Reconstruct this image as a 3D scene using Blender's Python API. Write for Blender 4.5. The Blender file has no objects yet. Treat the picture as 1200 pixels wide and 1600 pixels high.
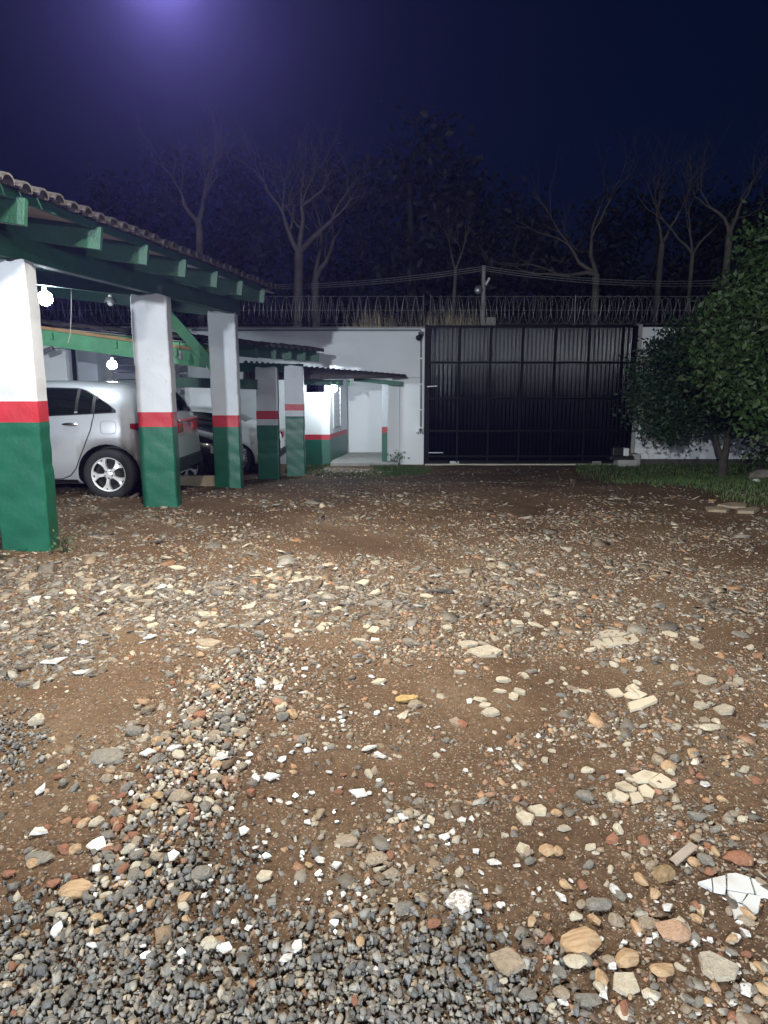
import bpy, bmesh, math, random
import numpy as np
from mathutils import Vector, Matrix

# ------------------------------------------------------------------ camera
F, HC = 1080.0, 1.5
PITCH = math.atan(201 / F)
SC = bpy.context.scene
COL = SC.collection
cam_data = bpy.data.cameras.new('camera')
cam = bpy.data.objects.new('camera', cam_data)
COL.objects.link(cam)
cam.location = (0, 0, HC)
cam.rotation_euler = (math.pi / 2 - PITCH, 0, 0)
cam_data.sensor_fit = 'VERTICAL'
cam_data.sensor_height = 36
cam_data.lens = F / 1600 * 36
cam_data.clip_start = 0.05
cam_data.clip_end = 2000
SC.camera = cam

# ------------------------------------------------------------------ sky, lamps, exposure
world = bpy.data.worlds.new('World')
SC.world = world
world.use_nodes = True
wn = world.node_tree
bgd = wn.nodes['Background']
sky = wn.nodes.new('ShaderNodeTexSky')
sky.sky_type = 'NISHITA'
sky.sun_disc = False
sky.sun_elevation = math.radians(-0.5)
sky.sun_rotation = math.radians(200)
sky.altitude = 600
sky.air_density = 1.0
sky.dust_density = 0.3
sky.ozone_density = 5.0
wn.links.new(sky.outputs[0], bgd.inputs[0])
bgd.inputs[1].default_value = 0.035
SC.view_settings.view_transform = 'Standard'
SC.view_settings.look = 'None'
SC.view_settings.exposure = 0.0
SC.view_settings.gamma = 1.0
SC.cycles.use_denoising = True
SC.cycles.max_bounces = 4
SC.cycles.diffuse_bounces = 2
SC.cycles.glossy_bounces = 2
SC.cycles.use_adaptive_sampling = True
SC.cycles.adaptive_threshold = 0.03
SC.cycles.volume_bounces = 0
SC.cycles.sample_clamp_indirect = 4.0

FLOOD = []   # the yard's floodlights: (name, lamp position, aim point, watts, size, colour)
LAMP_A = (-1.33, 4.65, 3.93)
LAMP_B = (3.0, -2.6, 2.15)
LAMP_C = (-3.4, -7.0, 3.47)


def area_lamp(name, loc, aim, watts, size, colour):
    d = bpy.data.lights.new(name, 'AREA')
    d.shape = 'RECTANGLE'
    d.size, d.size_y = size, size * 0.7
    d.energy = watts
    d.color = colour
    o = bpy.data.objects.new(name, d)
    COL.objects.link(o)
    o.location = loc
    o.rotation_euler = (Vector(aim) - Vector(loc)).to_track_quat('-Z', 'Y').to_euler()
    return o


area_lamp('floodlight_beam', LAMP_A, (-0.1, 3.9, 0), 500, 0.26, (1.0, 0.93, 0.80))
area_lamp('floodlight_beam', LAMP_B, (-0.6, 5.5, 0.6), 330, 0.26, (0.9, 0.96, 1.0))
area_lamp('floodlight_beam', LAMP_C, (0.8, 10.0, 0.8), 1650, 0.26, (0.88, 0.95, 1.0))

# ------------------------------------------------------------------ measuring helpers
cP, sP = math.cos(PITCH), math.sin(PITCH)


def at(x, y, Y):
    """world point at depth Y seen at photo pixel (x, y) (1200 x 1600)"""
    a, b = (x - 600) / F, -(y - 800) / F
    t = Y / (cP + b * sP)
    return Vector((a * t, Y, HC + (-sP + b * cP) * t))


def hbase(y):
    t = np.clip((np.asarray(y, float) - 9.0) / 5.5, 0, 1)
    return -0.36 * t * t * (3 - 2 * t)


def gpx(x, y):
    """point of the sloping ground at a photo pixel"""
    a, b = (x - 600) / F, -(y - 800) / F
    rz, ry = -sP + b * cP, cP + b * sP
    z = 0.0
    for _ in range(25):
        t = (z - HC) / rz
        z = 0.6 * z + 0.4 * float(hbase(ry * t))
    return a * t, ry * t


def to_px(X, Y, Z):
    d = Y * cP - (Z - HC) * sP
    u = Y * sP + (Z - HC) * cP
    return 600 + F * X / d, 800 - F * u / d


def vnoise(x, y, seed=0):
    x = np.asarray(x, float); y = np.asarray(y, float)
    xi, yi = np.floor(x).astype(np.int64), np.floor(y).astype(np.int64)
    fx, fy = x - xi, y - yi
    fx = fx * fx * (3 - 2 * fx); fy = fy * fy * (3 - 2 * fy)

    def h(i, j):
        n = (i * 374761393 + j * 668265263 + seed * 974711) & 0x7fffffff
        n = ((n ^ (n >> 13)) * 1274126177) & 0x7fffffff
        return ((n ^ (n >> 16)) & 0xffff) / 65535.0
    return (h(xi, yi) * (1 - fx) + h(xi + 1, yi) * fx) * (1 - fy) + (h(xi, yi + 1) * (1 - fx) + h(xi + 1, yi + 1) * fx) * fy


def gz(x, y):
    x = np.asarray(x, float); y = np.asarray(y, float)
    near = np.clip((30 - np.hypot(x, y)) / 10, 0, 1)
    r = (vnoise(x * .55, y * .55, 1) - .5) * .07 + (vnoise(x * 1.7, y * 1.7, 2) - .5) * .035 + (vnoise(x * 5, y * 5, 3) - .5) * .014
    r = r * np.clip((15.5 - y) / 2, 0.25, 1)
    # low heap of road gravel beside the step and the raised ridge of stones in front
    r = r + .10 * np.exp(-(((x + .85) / .75) ** 2 + ((y - 14.3) / .5) ** 2))
    r = r + .035 * np.exp(-(((x + .72 + (y - 2.6) * .12) / .22) ** 2)) * np.clip((3.6 - y) / .6, 0, 1)
    return hbase(y) + r * near


def gzf(x, y):
    return float(gz(np.array([x]), np.array([y]))[0])


# ------------------------------------------------------------------ materials
MATS = {}


def mat(name, col, rough=0.6, var=0.12, scale=6.0, bump=0.15, bscale=40.0, metal=0.0, coat=0.0, spec=0.5, dirt=None, emit=None, attr=None):
    if name in MATS:
        return MATS[name]
    m = bpy.data.materials.new(name)
    m.use_nodes = True
    nt = m.node_tree
    N, L = nt.nodes, nt.links
    b = N['Principled BSDF']
    b.inputs['Roughness'].default_value = rough
    b.inputs['Metallic'].default_value = metal
    b.inputs['Coat Weight'].default_value = coat
    b.inputs['Coat Roughness'].default_value = 0.06
    b.inputs['Specular IOR Level'].default_value = spec
    tc = N.new('ShaderNodeTexCoord')
    vec = tc.outputs['Object']
    n1 = N.new('ShaderNodeTexNoise')
    n1.inputs['Scale'].default_value = scale
    n1.inputs['Detail'].default_value = 6
    L.new(vec, n1.inputs['Vector'])
    ramp = N.new('ShaderNodeMapRange')
    ramp.inputs['From Min'].default_value = 0.25
    ramp.inputs['From Max'].default_value = 0.75
    ramp.inputs['To Min'].default_value = 1 - var
    ramp.inputs['To Max'].default_value = 1 + var
    L.new(n1.outputs[0], ramp.inputs[0])
    mul = N.new('ShaderNodeVectorMath')
    mul.operation = 'SCALE'
    L.new(ramp.outputs[0], mul.inputs['Scale'])
    if attr:
        a = N.new('ShaderNodeAttribute')
        a.attribute_name = attr
        L.new(a.outputs['Color'], mul.inputs[0])
    else:
        mul.inputs[0].default_value = col[:3]
    out = mul.outputs[0]
    if dirt:
        n2 = N.new('ShaderNodeTexNoise')
        n2.inputs['Scale'].default_value = dirt[1]
        n2.inputs['Detail'].default_value = 8
        n2.inputs['Roughness'].default_value = 0.65
        L.new(vec, n2.inputs['Vector'])
        r2 = N.new('ShaderNodeMapRange')
        r2.inputs['From Min'].default_value = dirt[2]
        r2.inputs['From Max'].default_value = dirt[2] + 0.16
        r2.inputs['To Max'].default_value = dirt[3]
        L.new(n2.outputs[0], r2.inputs[0])
        mx = N.new('ShaderNodeMix')
        mx.data_type = 'RGBA'
        L.new(r2.outputs[0], mx.inputs[0])
        L.new(out, mx.inputs[6])
        mx.inputs[7].default_value = (*dirt[0], 1)
        out = mx.outputs[2]
    L.new(out, b.inputs['Base Color'])
    if bump > 0:
        n3 = N.new('ShaderNodeTexNoise')
        n3.inputs['Scale'].default_value = bscale
        n3.inputs['Detail'].default_value = 5
        L.new(vec, n3.inputs['Vector'])
        bp = N.new('ShaderNodeBump')
        bp.inputs['Strength'].default_value = bump
        bp.inputs['Distance'].default_value = 0.02
        L.new(n3.outputs[0], bp.inputs['Height'])
        L.new(bp.outputs[0], b.inputs['Normal'])
    if emit:
        b.inputs['Emission Color'].default_value = (*emit[0], 1)
        b.inputs['Emission Strength'].default_value = emit[1]
    MATS[name] = m
    return m


def soil_material():
    m = bpy.data.materials.new('soil')
    m.use_nodes = True
    nt = m.node_tree
    N, L = nt.nodes, nt.links
    b = N['Principled BSDF']
    b.inputs['Roughness'].default_value = 0.9
    b.inputs['Specular IOR Level'].default_value = 0.25
    tc = N.new('ShaderNodeTexCoord')
    v = tc.outputs['Object']

    def noise(s, d=6, r=0.6):
        n = N.new('ShaderNodeTexNoise')
        n.inputs['Scale'].default_value = s
        n.inputs['Detail'].default_value = d
        n.inputs['Roughness'].default_value = r
        L.new(v, n.inputs['Vector'])
        return n.outputs[0]

    def ramp(src, stops):
        r = N.new('ShaderNodeValToRGB')
        e = r.color_ramp.elements
        e[0].position, e[0].color = stops[0][0], (*stops[0][1], 1)
        e[1].position, e[1].color = stops[-1][0], (*stops[-1][1], 1)
        for p, c in stops[1:-1]:
            q = e.new(p)
            q.color = (*c, 1)
        L.new(src, r.inputs[0])
        return r.outputs[0]

    def mix(f, a, c, mode='MIX'):
        x = N.new('ShaderNodeMix')
        x.data_type = 'RGBA'
        x.blend_type = mode
        if isinstance(f, float):
            x.inputs[0].default_value = f
        else:
            L.new(f, x.inputs[0])
        L.new(a, x.inputs[6])
        L.new(c, x.inputs[7])
        return x.outputs[2]
    base = ramp(noise(0.9), [(.3, (.052, .029, .017)), (.5, (.096, .057, .032)), (.72, (.145, .100, .062))])
    fine = ramp(noise(38, 8, .7), [(.3, (.55, .52, .5)), (.5, (1, 1, 1)), (.72, (1.5, 1.5, 1.45))])
    c = mix(0.85, base, fine, 'MULTIPLY')
    vo = N.new('ShaderNodeTexVoronoi')
    vo.inputs['Scale'].default_value = 62
    vo.inputs['Randomness'].default_value = 1
    L.new(v, vo.inputs['Vector'])
    grit = ramp(vo.outputs['Color'], [(.0, (.09, .075, .065)), (.45, (.17, .12, .085)), (.75, (.3, .22, .15)), (.95, (.45, .42, .37))])
    gm = N.new('ShaderNodeMath')
    gm.operation = 'MULTIPLY'
    gsel = ramp(noise(2.3), [(.38, (0, 0, 0)), (.62, (.8, .8, .8))])
    L.new(gsel, gm.inputs[0])
    ds = ramp(vo.outputs['Distance'], [(.28, (1, 1, 1)), (.46, (0, 0, 0))])
    L.new(ds, gm.inputs[1])
    c = mix(gm.outputs[0], c, grit)
    L.new(c, b.inputs['Base Color'])
    add = N.new('ShaderNodeMath')
    add.operation = 'ADD'
    L.new(noise(55, 8, .75), add.inputs[0])
    L.new(gm.outputs[0], add.inputs[1])
    bp = N.new('ShaderNodeBump')
    bp.inputs['Strength'].default_value = 0.6
    bp.inputs['Distance'].default_value = 0.012
    L.new(add.outputs[0], bp.inputs['Height'])
    L.new(bp.outputs[0], b.inputs['Normal'])
    return m


SOIL = soil_material()
WHITEP = mat('white_masonry_paint', (.54, .57, .62), .65, .1, 2.5, .14, 34, dirt=((.30, .28, .25), 7, .60, .5))
REDP = mat('red_paint', (.40, .018, .03), .45, .15, 5, .1, 26)
GREENP = mat('green_paint', (.006, .098, .058), .4, .16, 4, .10, 26, dirt=((.05, .075, .05), 7, .68, .5))
WALLW = mat('white_wall_paint', (.74, .76, .78), .7, .06, 1.3, .12, 30, dirt=((.45, .45, .43), 2.2, .62, .4))
WALLG = mat('dark_wall_base', (.07, .065, .06), .9, .3, 6, .3, 30)  # darker strip along the foot of the wall
TIMB = mat('green_timber', (.020, .080, .050), .5, .2, 7, .3, 60)
TIMB_LIT = mat('lit_green_timber', (.13, .44, .22), .5, .15, 7, .25, 60)  # lit copy of the green timber: lamplight put into the colour
BARE = mat('bare_pine_batten', (.55, .33, .15), .65, .2, 9, .3, 60)
TILE = mat('clay_roof_tile', (.085, .075, .068), .92, .45, 7, .6, 45, dirt=((.03, .029, .028), 14, .42, .85))
BOARD = mat('pale_roof_lining', (.42, .40, .37), .8, .2, 5, .2, 40)
GATEP = mat('black_gate_paint', (.0015, .0022, .007), .15, .25, 4, .02, 60, spec=.3, coat=.0)
GATEF = mat('black_gate_frame', (.0015, .002, .0035), .5, .2, 4, .08, 60, spec=.15)
STEEL = mat('dull_steel', (.32, .33, .34), .42, .2, 9, .1, 60, metal=.8)
WIRE = mat('galvanised_wire', (.30, .30, .30), .5, .2, 9, 0, metal=.3)
CONC = mat('concrete', (.34, .33, .31), .85, .2, 6, .4, 60)
PVC = mat('grey_conduit', (.22, .25, .27), .5, .1, 9, .05)
BLACKP = mat('black_plastic', (.012, .012, .014), .45, .2, 9, .05)
WHITEPL = mat('white_plastic', (.7, .7, .7), .4, .05, 9, .03)
BARK = mat('pale_bark', (.115, .10, .085), .85, .35, 5, .5, 22)
BARKD = mat('dark_bark', (.05, .042, .034), .9, .35, 9, .5, 40)
LEAFA = mat('citrus_leaf', (.012, .032, .010), .65, .45, 2.2, 0)
LEAFB = mat('broad_leaf', (.024, .052, .010), .62, .5, 2.0, 0)
LEAFD = mat('dark_leaf', (.013, .020, .012), .6, .45, .6, 0)
GRASS = mat('grass_blade', (.05, .088, .022), .6, .4, 1.5, 0)
DRYG = mat('dry_grass_blade', (.62, .50, .32), .7, .3, 2, 0)
STONEM = mat('stone_surface', (1, 1, 1), .8, .28, 30, .5, 90, attr='Col', spec=.35)
GLAZE = mat('white_glazed_tile', (.54, .55, .55), .3, .05, 3, .03, 60, dirt=((.30, .23, .17), 1.8, .46, .75))
BISQUE = mat('worn_glazed_tile', (.74, .73, .70), .35, .06, 3, .03, 60, dirt=((.20, .16, .13), 3, .40, .95))
PALES = mat('pale_flagstone', (.36, .32, .25), .85, .25, 2.5, .5, 9, dirt=((.17, .12, .08), 3, .52, .8))
GREYS = mat('grey_stone', (.19, .175, .15), .88, .3, 2.5, .6, 9, dirt=((.13, .09, .06), 3, .52, .8))
TANS = mat('tan_stone', (.29, .23, .165), .88, .3, 2.5, .6, 9, dirt=((.15, .10, .065), 3, .52, .8))
REDS = mat('red_brick_fragment', (.27, .115, .065), .88, .3, 2.5, .6, 9, dirt=((.15, .10, .065), 3, .5, .8))
CREAM = mat('cream_stone', (.44, .385, .29), .85, .22, 2.5, .5, 9, dirt=((.20, .145, .095), 3, .55, .75))


def layered_material():
    m = bpy.data.materials.new('layered_orange_rock')
    m.use_nodes = True
    nt = m.node_tree
    N, L = nt.nodes, nt.links
    b = N['Principled BSDF']
    b.inputs['Roughness'].default_value = .8
    tc = N.new('ShaderNodeTexCoord')
    mp = N.new('ShaderNodeMapping')
    mp.inputs['Scale'].default_value = (.7, 4.5, 3.0)
    mp.inputs['Rotation'].default_value = (.3, .2, .5)
    L.new(tc.outputs['Object'], mp.inputs[0])
    w = N.new('ShaderNodeTexNoise')
    w.inputs['Scale'].default_value = 1.1
    w.inputs['Detail'].default_value = 8
    w.inputs['Roughness'].default_value = .65
    L.new(mp.outputs[0], w.inputs['Vector'])
    r = N.new('ShaderNodeValToRGB')
    e = r.color_ramp.elements
    e[0].position, e[1].position = .3, .72
    e[0].color = (.19, .105, .055, 1)
    e[1].color = (.42, .31, .19, 1)
    q = e.new(.5)
    q.color = (.32, .21, .115, 1)
    L.new(w.outputs[0], r.inputs[0])
    L.new(r.outputs[0], b.inputs['Base Color'])
    bp = N.new('ShaderNodeBump')
    bp.inputs['Strength'].default_value = .25
    bp.inputs['Distance'].default_value = .01
    L.new(w.outputs[0], bp.inputs['Height'])
    L.new(bp.outputs[0], b.inputs['Normal'])
    return m


LAYER = layered_material()


# ------------------------------------------------------------------ mesh helpers
class MB:
    def __init__(self):
        self.v, self.f, self.m = [], [], []

    def add(self, vs, fs, mi=0):
        o = len(self.v)
        self.v += [tuple(p) for p in vs]
        self.f += [tuple(i + o for i in f) for f in fs]
        self.m += [mi] * len(fs)
        return self

    def box(self, a, b, mi=0, M=None):
        x0, y0, z0 = a
        x1, y1, z1 = b
        vs = [(x0, y0, z0), (x1, y0, z0), (x1, y1, z0), (x0, y1, z0), (x0, y0, z1), (x1, y0, z1), (x1, y1, z1), (x0, y1, z1)]
        if M is not None:
            vs = [M @ Vector(p) for p in vs]
        return self.add(vs, [(3, 2, 1, 0), (4, 5, 6, 7), (0, 1, 5, 4), (1, 2, 6, 5), (2, 3, 7, 6), (3, 0, 4, 7)], mi)

    def bar(self, p, q, w, h, mi=0, up=(0, 0, 1)):
        """rectangular timber from p to q, w wide, h tall"""
        p, q = Vector(p), Vector(q)
        d = (q - p).normalized()
        s = d.cross(Vector(up))
        if s.length < 1e-4:
            s = Vector((1, 0, 0))
        s.normalize()
        u = s.cross(d)
        vs = []
        for c in (p, q):
            for a, b in ((-1, -1), (1, -1), (1, 1), (-1, 1)):
                vs.append(c + s * (a * w / 2) + u * (b * h / 2))
        return self.add(vs, [(0, 1, 2, 3), (7, 6, 5, 4), (0, 4, 5, 1), (1, 5, 6, 2), (2, 6, 7, 3), (3, 7, 4, 0)], mi)

    def tube(self, pts, rad, n=6, mi=0, cap=True):
        pts = [Vector(p) for p in pts]
        if not hasattr(rad, '__len__'):
            rad = [rad] * len(pts)
        vs = []
        ref = None
        for i, p in enumerate(pts):
            d = (pts[min(i + 1, len(pts) - 1)] - pts[max(i - 1, 0)]).normalized()
            if ref is None:
                ref = d.cross(Vector((0, 0, 1)))
                if ref.length < .1:
                    ref = d.cross(Vector((1, 0, 0)))
            ref = (ref - d * ref.dot(d)).normalized()
            s = d.cross(ref)
            for k in range(n):
                a = 2 * math.pi * k / n
                vs.append(p + (ref * math.cos(a) + s * math.sin(a)) * rad[i])
        fs = []
        for i in range(len(pts) - 1):
            for k in range(n):
                fs.append((i * n + k, i * n + (k + 1) % n, (i + 1) * n + (k + 1) % n, (i + 1) * n + k))
        if cap:
            fs.append(tuple(range(n - 1, -1, -1)))
            fs.append(tuple((len(pts) - 1) * n + k for k in range(n)))
        return self.add(vs, fs, mi)

    def lathe(self, prof, n=24, axis='Y', c=(0, 0, 0), mi=0):
        vs, fs = [], []
        for (r, h) in prof:
            for k in range(n):
                a = 2 * math.pi * k / n
                p = (r * math.cos(a), h, r * math.sin(a)) if axis == 'Y' else (r * math.cos(a), r * math.sin(a), h)
                vs.append((p[0] + c[0], p[1] + c[1], p[2] + c[2]))
        for i in range(len(prof) - 1):
            for k in range(n):
                fs.append((i * n + k, i * n + (k + 1) % n, (i + 1) * n + (k + 1) % n, (i + 1) * n + k))
        return self.add(vs, fs, mi)

    def prism(self, poly, z0, z1, mi=0):
        n = len(poly)
        vs = [(x, y, z0) for x, y in poly] + [(x, y, z1) for x, y in poly]
        fs = [tuple(range(n - 1, -1, -1)), tuple(range(n, 2 * n))] + [(i, (i + 1) % n, n + (i + 1) % n, n + i) for i in range(n)]
        return self.add(vs, fs, mi)

    def mesh(self, name, mats, smooth=False):
        me = bpy.data.meshes.new(name)
        me.from_pydata(self.v, [], self.f)
        for m in (mats if isinstance(mats, (list, tuple)) else [mats]):
            me.materials.append(m)
        if any(self.m):
            me.polygons.foreach_set('material_index', self.m)
        if smooth:
            me.polygons.foreach_set('use_smooth', [True] * len(self.f))
        me.update()
        return me

    def build(self, name, mats, parent=None, smooth=False, bevel=0):
        return link(name, self.mesh(name, mats, smooth), parent, bevel)


def link(name, me, parent=None, bevel=0):
    o = bpy.data.objects.new(name, me)
    COL.objects.link(o)
    if parent is not None:
        o.parent = parent
    if bevel:
        b = o.modifiers.new('bevel', 'BEVEL')
        b.width = bevel
        b.segments = 2
        b.limit_method = 'ANGLE'
    return o


def empty(name, loc=(0, 0, 0), rz=0, parent=None):
    o = bpy.data.objects.new(name, None)
    COL.objects.link(o)
    o.location = loc
    o.rotation_euler = (0, 0, rz)
    o.empty_display_size = .1
    if parent is not None:
        o.parent = parent
    return o


def tag(o, label=None, cat=None, group=None, kind=None):
    if label:
        o['label'] = label
    if cat:
        o['category'] = cat
    if group:
        o['group'] = group
    if kind:
        o['kind'] = kind
    return o


def copy_tree(o, parent=None):
    c = o.copy()
    COL.objects.link(c)
    if parent is not None:
        c.parent = parent
    for ch in list(o.children):
        copy_tree(ch, c)
    return c


def mesh_np(name, V, Fa, mats, cols=None, smooth=False):
    """V (n,3), Fa (m,k) numpy -> mesh, optional per-point colours"""
    me = bpy.data.meshes.new(name)
    n, (m, k) = len(V), Fa.shape
    me.vertices.add(n)
    me.vertices.foreach_set('co', np.ascontiguousarray(V, np.float32).ravel())
    me.loops.add(m * k)
    me.loops.foreach_set('vertex_index', np.ascontiguousarray(Fa, np.int32).ravel())
    me.polygons.add(m)
    me.polygons.foreach_set('loop_start', np.arange(0, m * k, k, dtype=np.int32))
    me.polygons.foreach_set('loop_total', np.full(m, k, np.int32))
    if smooth:
        me.polygons.foreach_set('use_smooth', np.ones(m, bool))
    me.materials.append(mats)
    if cols is not None:
        a = me.color_attributes.new('Col', 'FLOAT_COLOR', 'POINT')
        a.data.foreach_set('color', np.concatenate([cols, np.ones((n, 1))], 1).astype(np.float32).ravel())
    me.update(calc_edges=True)
    return me


# ------------------------------------------------------------------ ground
def build_ground():
    def axis(lo, hi, fine):
        a = np.arange(lo, hi + 1e-6, fine)
        out = [hi + .4, hi + 1.2, hi + 3, hi + 8, hi + 20, hi + 50, hi + 120, hi + 300]
        inn = [lo - .4, lo - 1.2, lo - 3, lo - 8, lo - 20, lo - 50, lo - 120, lo - 300]
        return np.concatenate([inn[::-1], a, out])
    xs, ys = axis(-8, 9, .06), axis(.6, 19, .055)
    X, Y = np.meshgrid(xs, ys)
    Z = gz(X, Y)
    V = np.stack([X.ravel(), Y.ravel(), Z.ravel()], 1)
    nx, ny = len(xs), len(ys)
    i = (np.arange(ny - 1)[:, None] * nx + np.arange(nx - 1)[None]).ravel()
    Fa = np.stack([i, i + 1, i + nx + 1, i + nx], 1)
    o = link('ground', mesh_np('ground', V, Fa, SOIL, smooth=True))
    tag(o, 'reddish brown dirt yard strewn with gravel', None, None, 'structure')


build_ground()

# ------------------------------------------------------------------ perimeter wall and entrance
WY = 16.1          # front plane of the street wall
GZ = -0.36         # ground level there


def zpx(y, Y):
    return at(600, y, Y).z


def xpx(x, y, Y):
    return at(x, y, Y).x


wall = empty('street_wall', (-3, WY, GZ))
tag(wall, 'tall white painted street wall with recessed entrance beside the black gate', 'wall')
wall.location = (0, 0, 0)
ZT, ZL = zpx(513, WY), zpx(590, WY)
XR = xpx(664, 600, WY)
MB().box((-11, WY, ZL), (XR, WY + .25, ZT)).build('upper_wall', WALLW, wall, bevel=.01)
MB().box((xpx(604, 650, WY + .06), WY + .06, GZ - .2), (xpx(624, 650, WY), WY + .3, ZL)).build('wall_pier', WALLW, wall, bevel=.006)
MB().box((xpx(624, 650, WY) + .003, WY + .003, GZ - .2), (XR - .003, WY + .25, ZL - .002)).build('gate_pier', WALLW, wall, bevel=.006)
MB().box((-11, WY + .004, GZ - .2), (xpx(478, 650, WY), WY + .25, ZL - .002)).build('lower_wall', WALLW, wall)
MB().box((-11, WY - .02, ZT + .002), (XR + .01, WY + .27, ZT + .035)).build('coping', CONC, wall, bevel=.006)
YB = 18.2
MB().box((xpx(515, 650, YB) - .3, YB, GZ - .2), (xpx(612, 650, YB), YB + .15, 2.2)).build('entrance_back_wall', WALLW, wall)
MB().box((xpx(604, 650, WY + .3) + .03, WY + .303, GZ - .2), (xpx(604, 650, WY + .3) + .15, YB - .003, 2.2)).build('entrance_side_wall', WALLW, wall)
MB().box((-1.6, WY + .253, ZL + .12), (.4, YB + .3, ZL + .2)).build('entrance_ceiling', WALLW, wall)

slab = MB().box((xpx(516, 722, 15.75), 15.75, GZ - .15), (xpx(622, 722, 15.75), YB - .004, GZ + .075)).build('entrance_floor', CONC, None, bevel=.012)
tag(slab, None, None, None, 'structure')

rw = empty('street_wall', (0, 0, 0))
tag(rw, 'white street wall behind the two trees, dark base strip', 'wall')
XG0, XG1 = xpx(667, 700, WY), xpx(988, 620, WY)
MB().box((XG1 + .12, WY, GZ + .12), (16, WY + .22, zpx(511, WY))).build('wall_face', WALLW, rw, bevel=.01)
MB().box((XG1 + .12, WY - .015, GZ - .3), (16, WY + .22, GZ + .118)).build('wall_base', WALLG, rw)
MB().box((XG1 - .02, WY - .05, GZ - .2), (XG1 + .117, WY + .24, zpx(507, WY))).build('gate_post', CONC, rw, bevel=.01)


# ------------------------------------------------------------------ guard hut in the entrance
def hut():
    h = empty('guard_hut', (0, 0, 0))
    tag(h, 'small white hut with green base and red stripe beside the entrance', 'hut')
    Y0 = 15.9
    x0, x1 = xpx(470, 660, Y0), xpx(515, 660, Y0)
    zt, zr1, zr0 = zpx(613, Y0), zpx(679, Y0), zpx(687, Y0)
    for nm, a, b, m in (('wall_upper', zr1, zt, WALLW), ('stripe', zr0, zr1, REDP), ('wall_lower', GZ - .2, zr0, GREENP)):
        MB().box((x0, Y0, a), (x1, Y0 + .14, b)).build(nm, m, h)
    # side wall running back along the passage
    x2 = xpx(541, 650, 17.6)
    for nm, a, b, m in (('side_wall_upper', zr1, 1.9, WALLW), ('side_stripe', zr0, zr1, REDP), ('side_wall_lower', GZ - .2, zr0, GREENP)):
        mb = MB()
        p = [(x1 - .12, Y0 + .142), (x1 - .002, Y0 + .142), (x2, 17.9), (x2 - .12, 17.9)]
        mb.prism(p, a, b)
        mb.build(nm, m, h)
    # louvred window set in the side wall
    t0, t1 = .16, .55
    fr = MB()
    pa = Vector((x1 + (x2 - x1) * t0 + .012, Y0 + .14 + (17.76 - Y0) * t0, 0))
    pb = Vector((x1 + (x2 - x1) * t1 + .012, Y0 + .14 + (17.76 - Y0) * t1, 0))
    za, zb = zr1 + .12, 1.42
    for z in (za, zb):
        fr.bar(pa + Vector((0, 0, z)), pb + Vector((0, 0, z)), .03, .03)
    for p in (pa, pb):
        fr.bar(p + Vector((0, 0, za)), p + Vector((0, 0, zb)), .03, .03)
    w = fr.build('window', STEEL, h)
    for k in range(8):
        z = za + (k + .6) * (zb - za) / 8.4
        MB().bar(pa + Vector((0, 0, z)), pb + Vector((0, 0, z)), .012, .035).build('louvre', WHITEPL, w)
    # the slender painted post under the porch roof
    po = empty('porch_post', (0, 0, 0))
    tag(po, 'slender square post, white over red over green, on the entrance slab', 'post')
    Yp = 15.95
    xa, xb = xpx(596.5, 660, Yp), xpx(605, 660, Yp)
    for nm, a, b, m in (('post_top', zpx(667, Yp), zpx(598, Yp), WHITEP), ('stripe', zpx(676, Yp), zpx(667, Yp), REDP), ('post_base', GZ + .07, zpx(676, Yp), GREENP)):
        MB().box((xa, Yp, a), (xb, Yp + .12, b)).build(nm, m, po)


hut()


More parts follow.
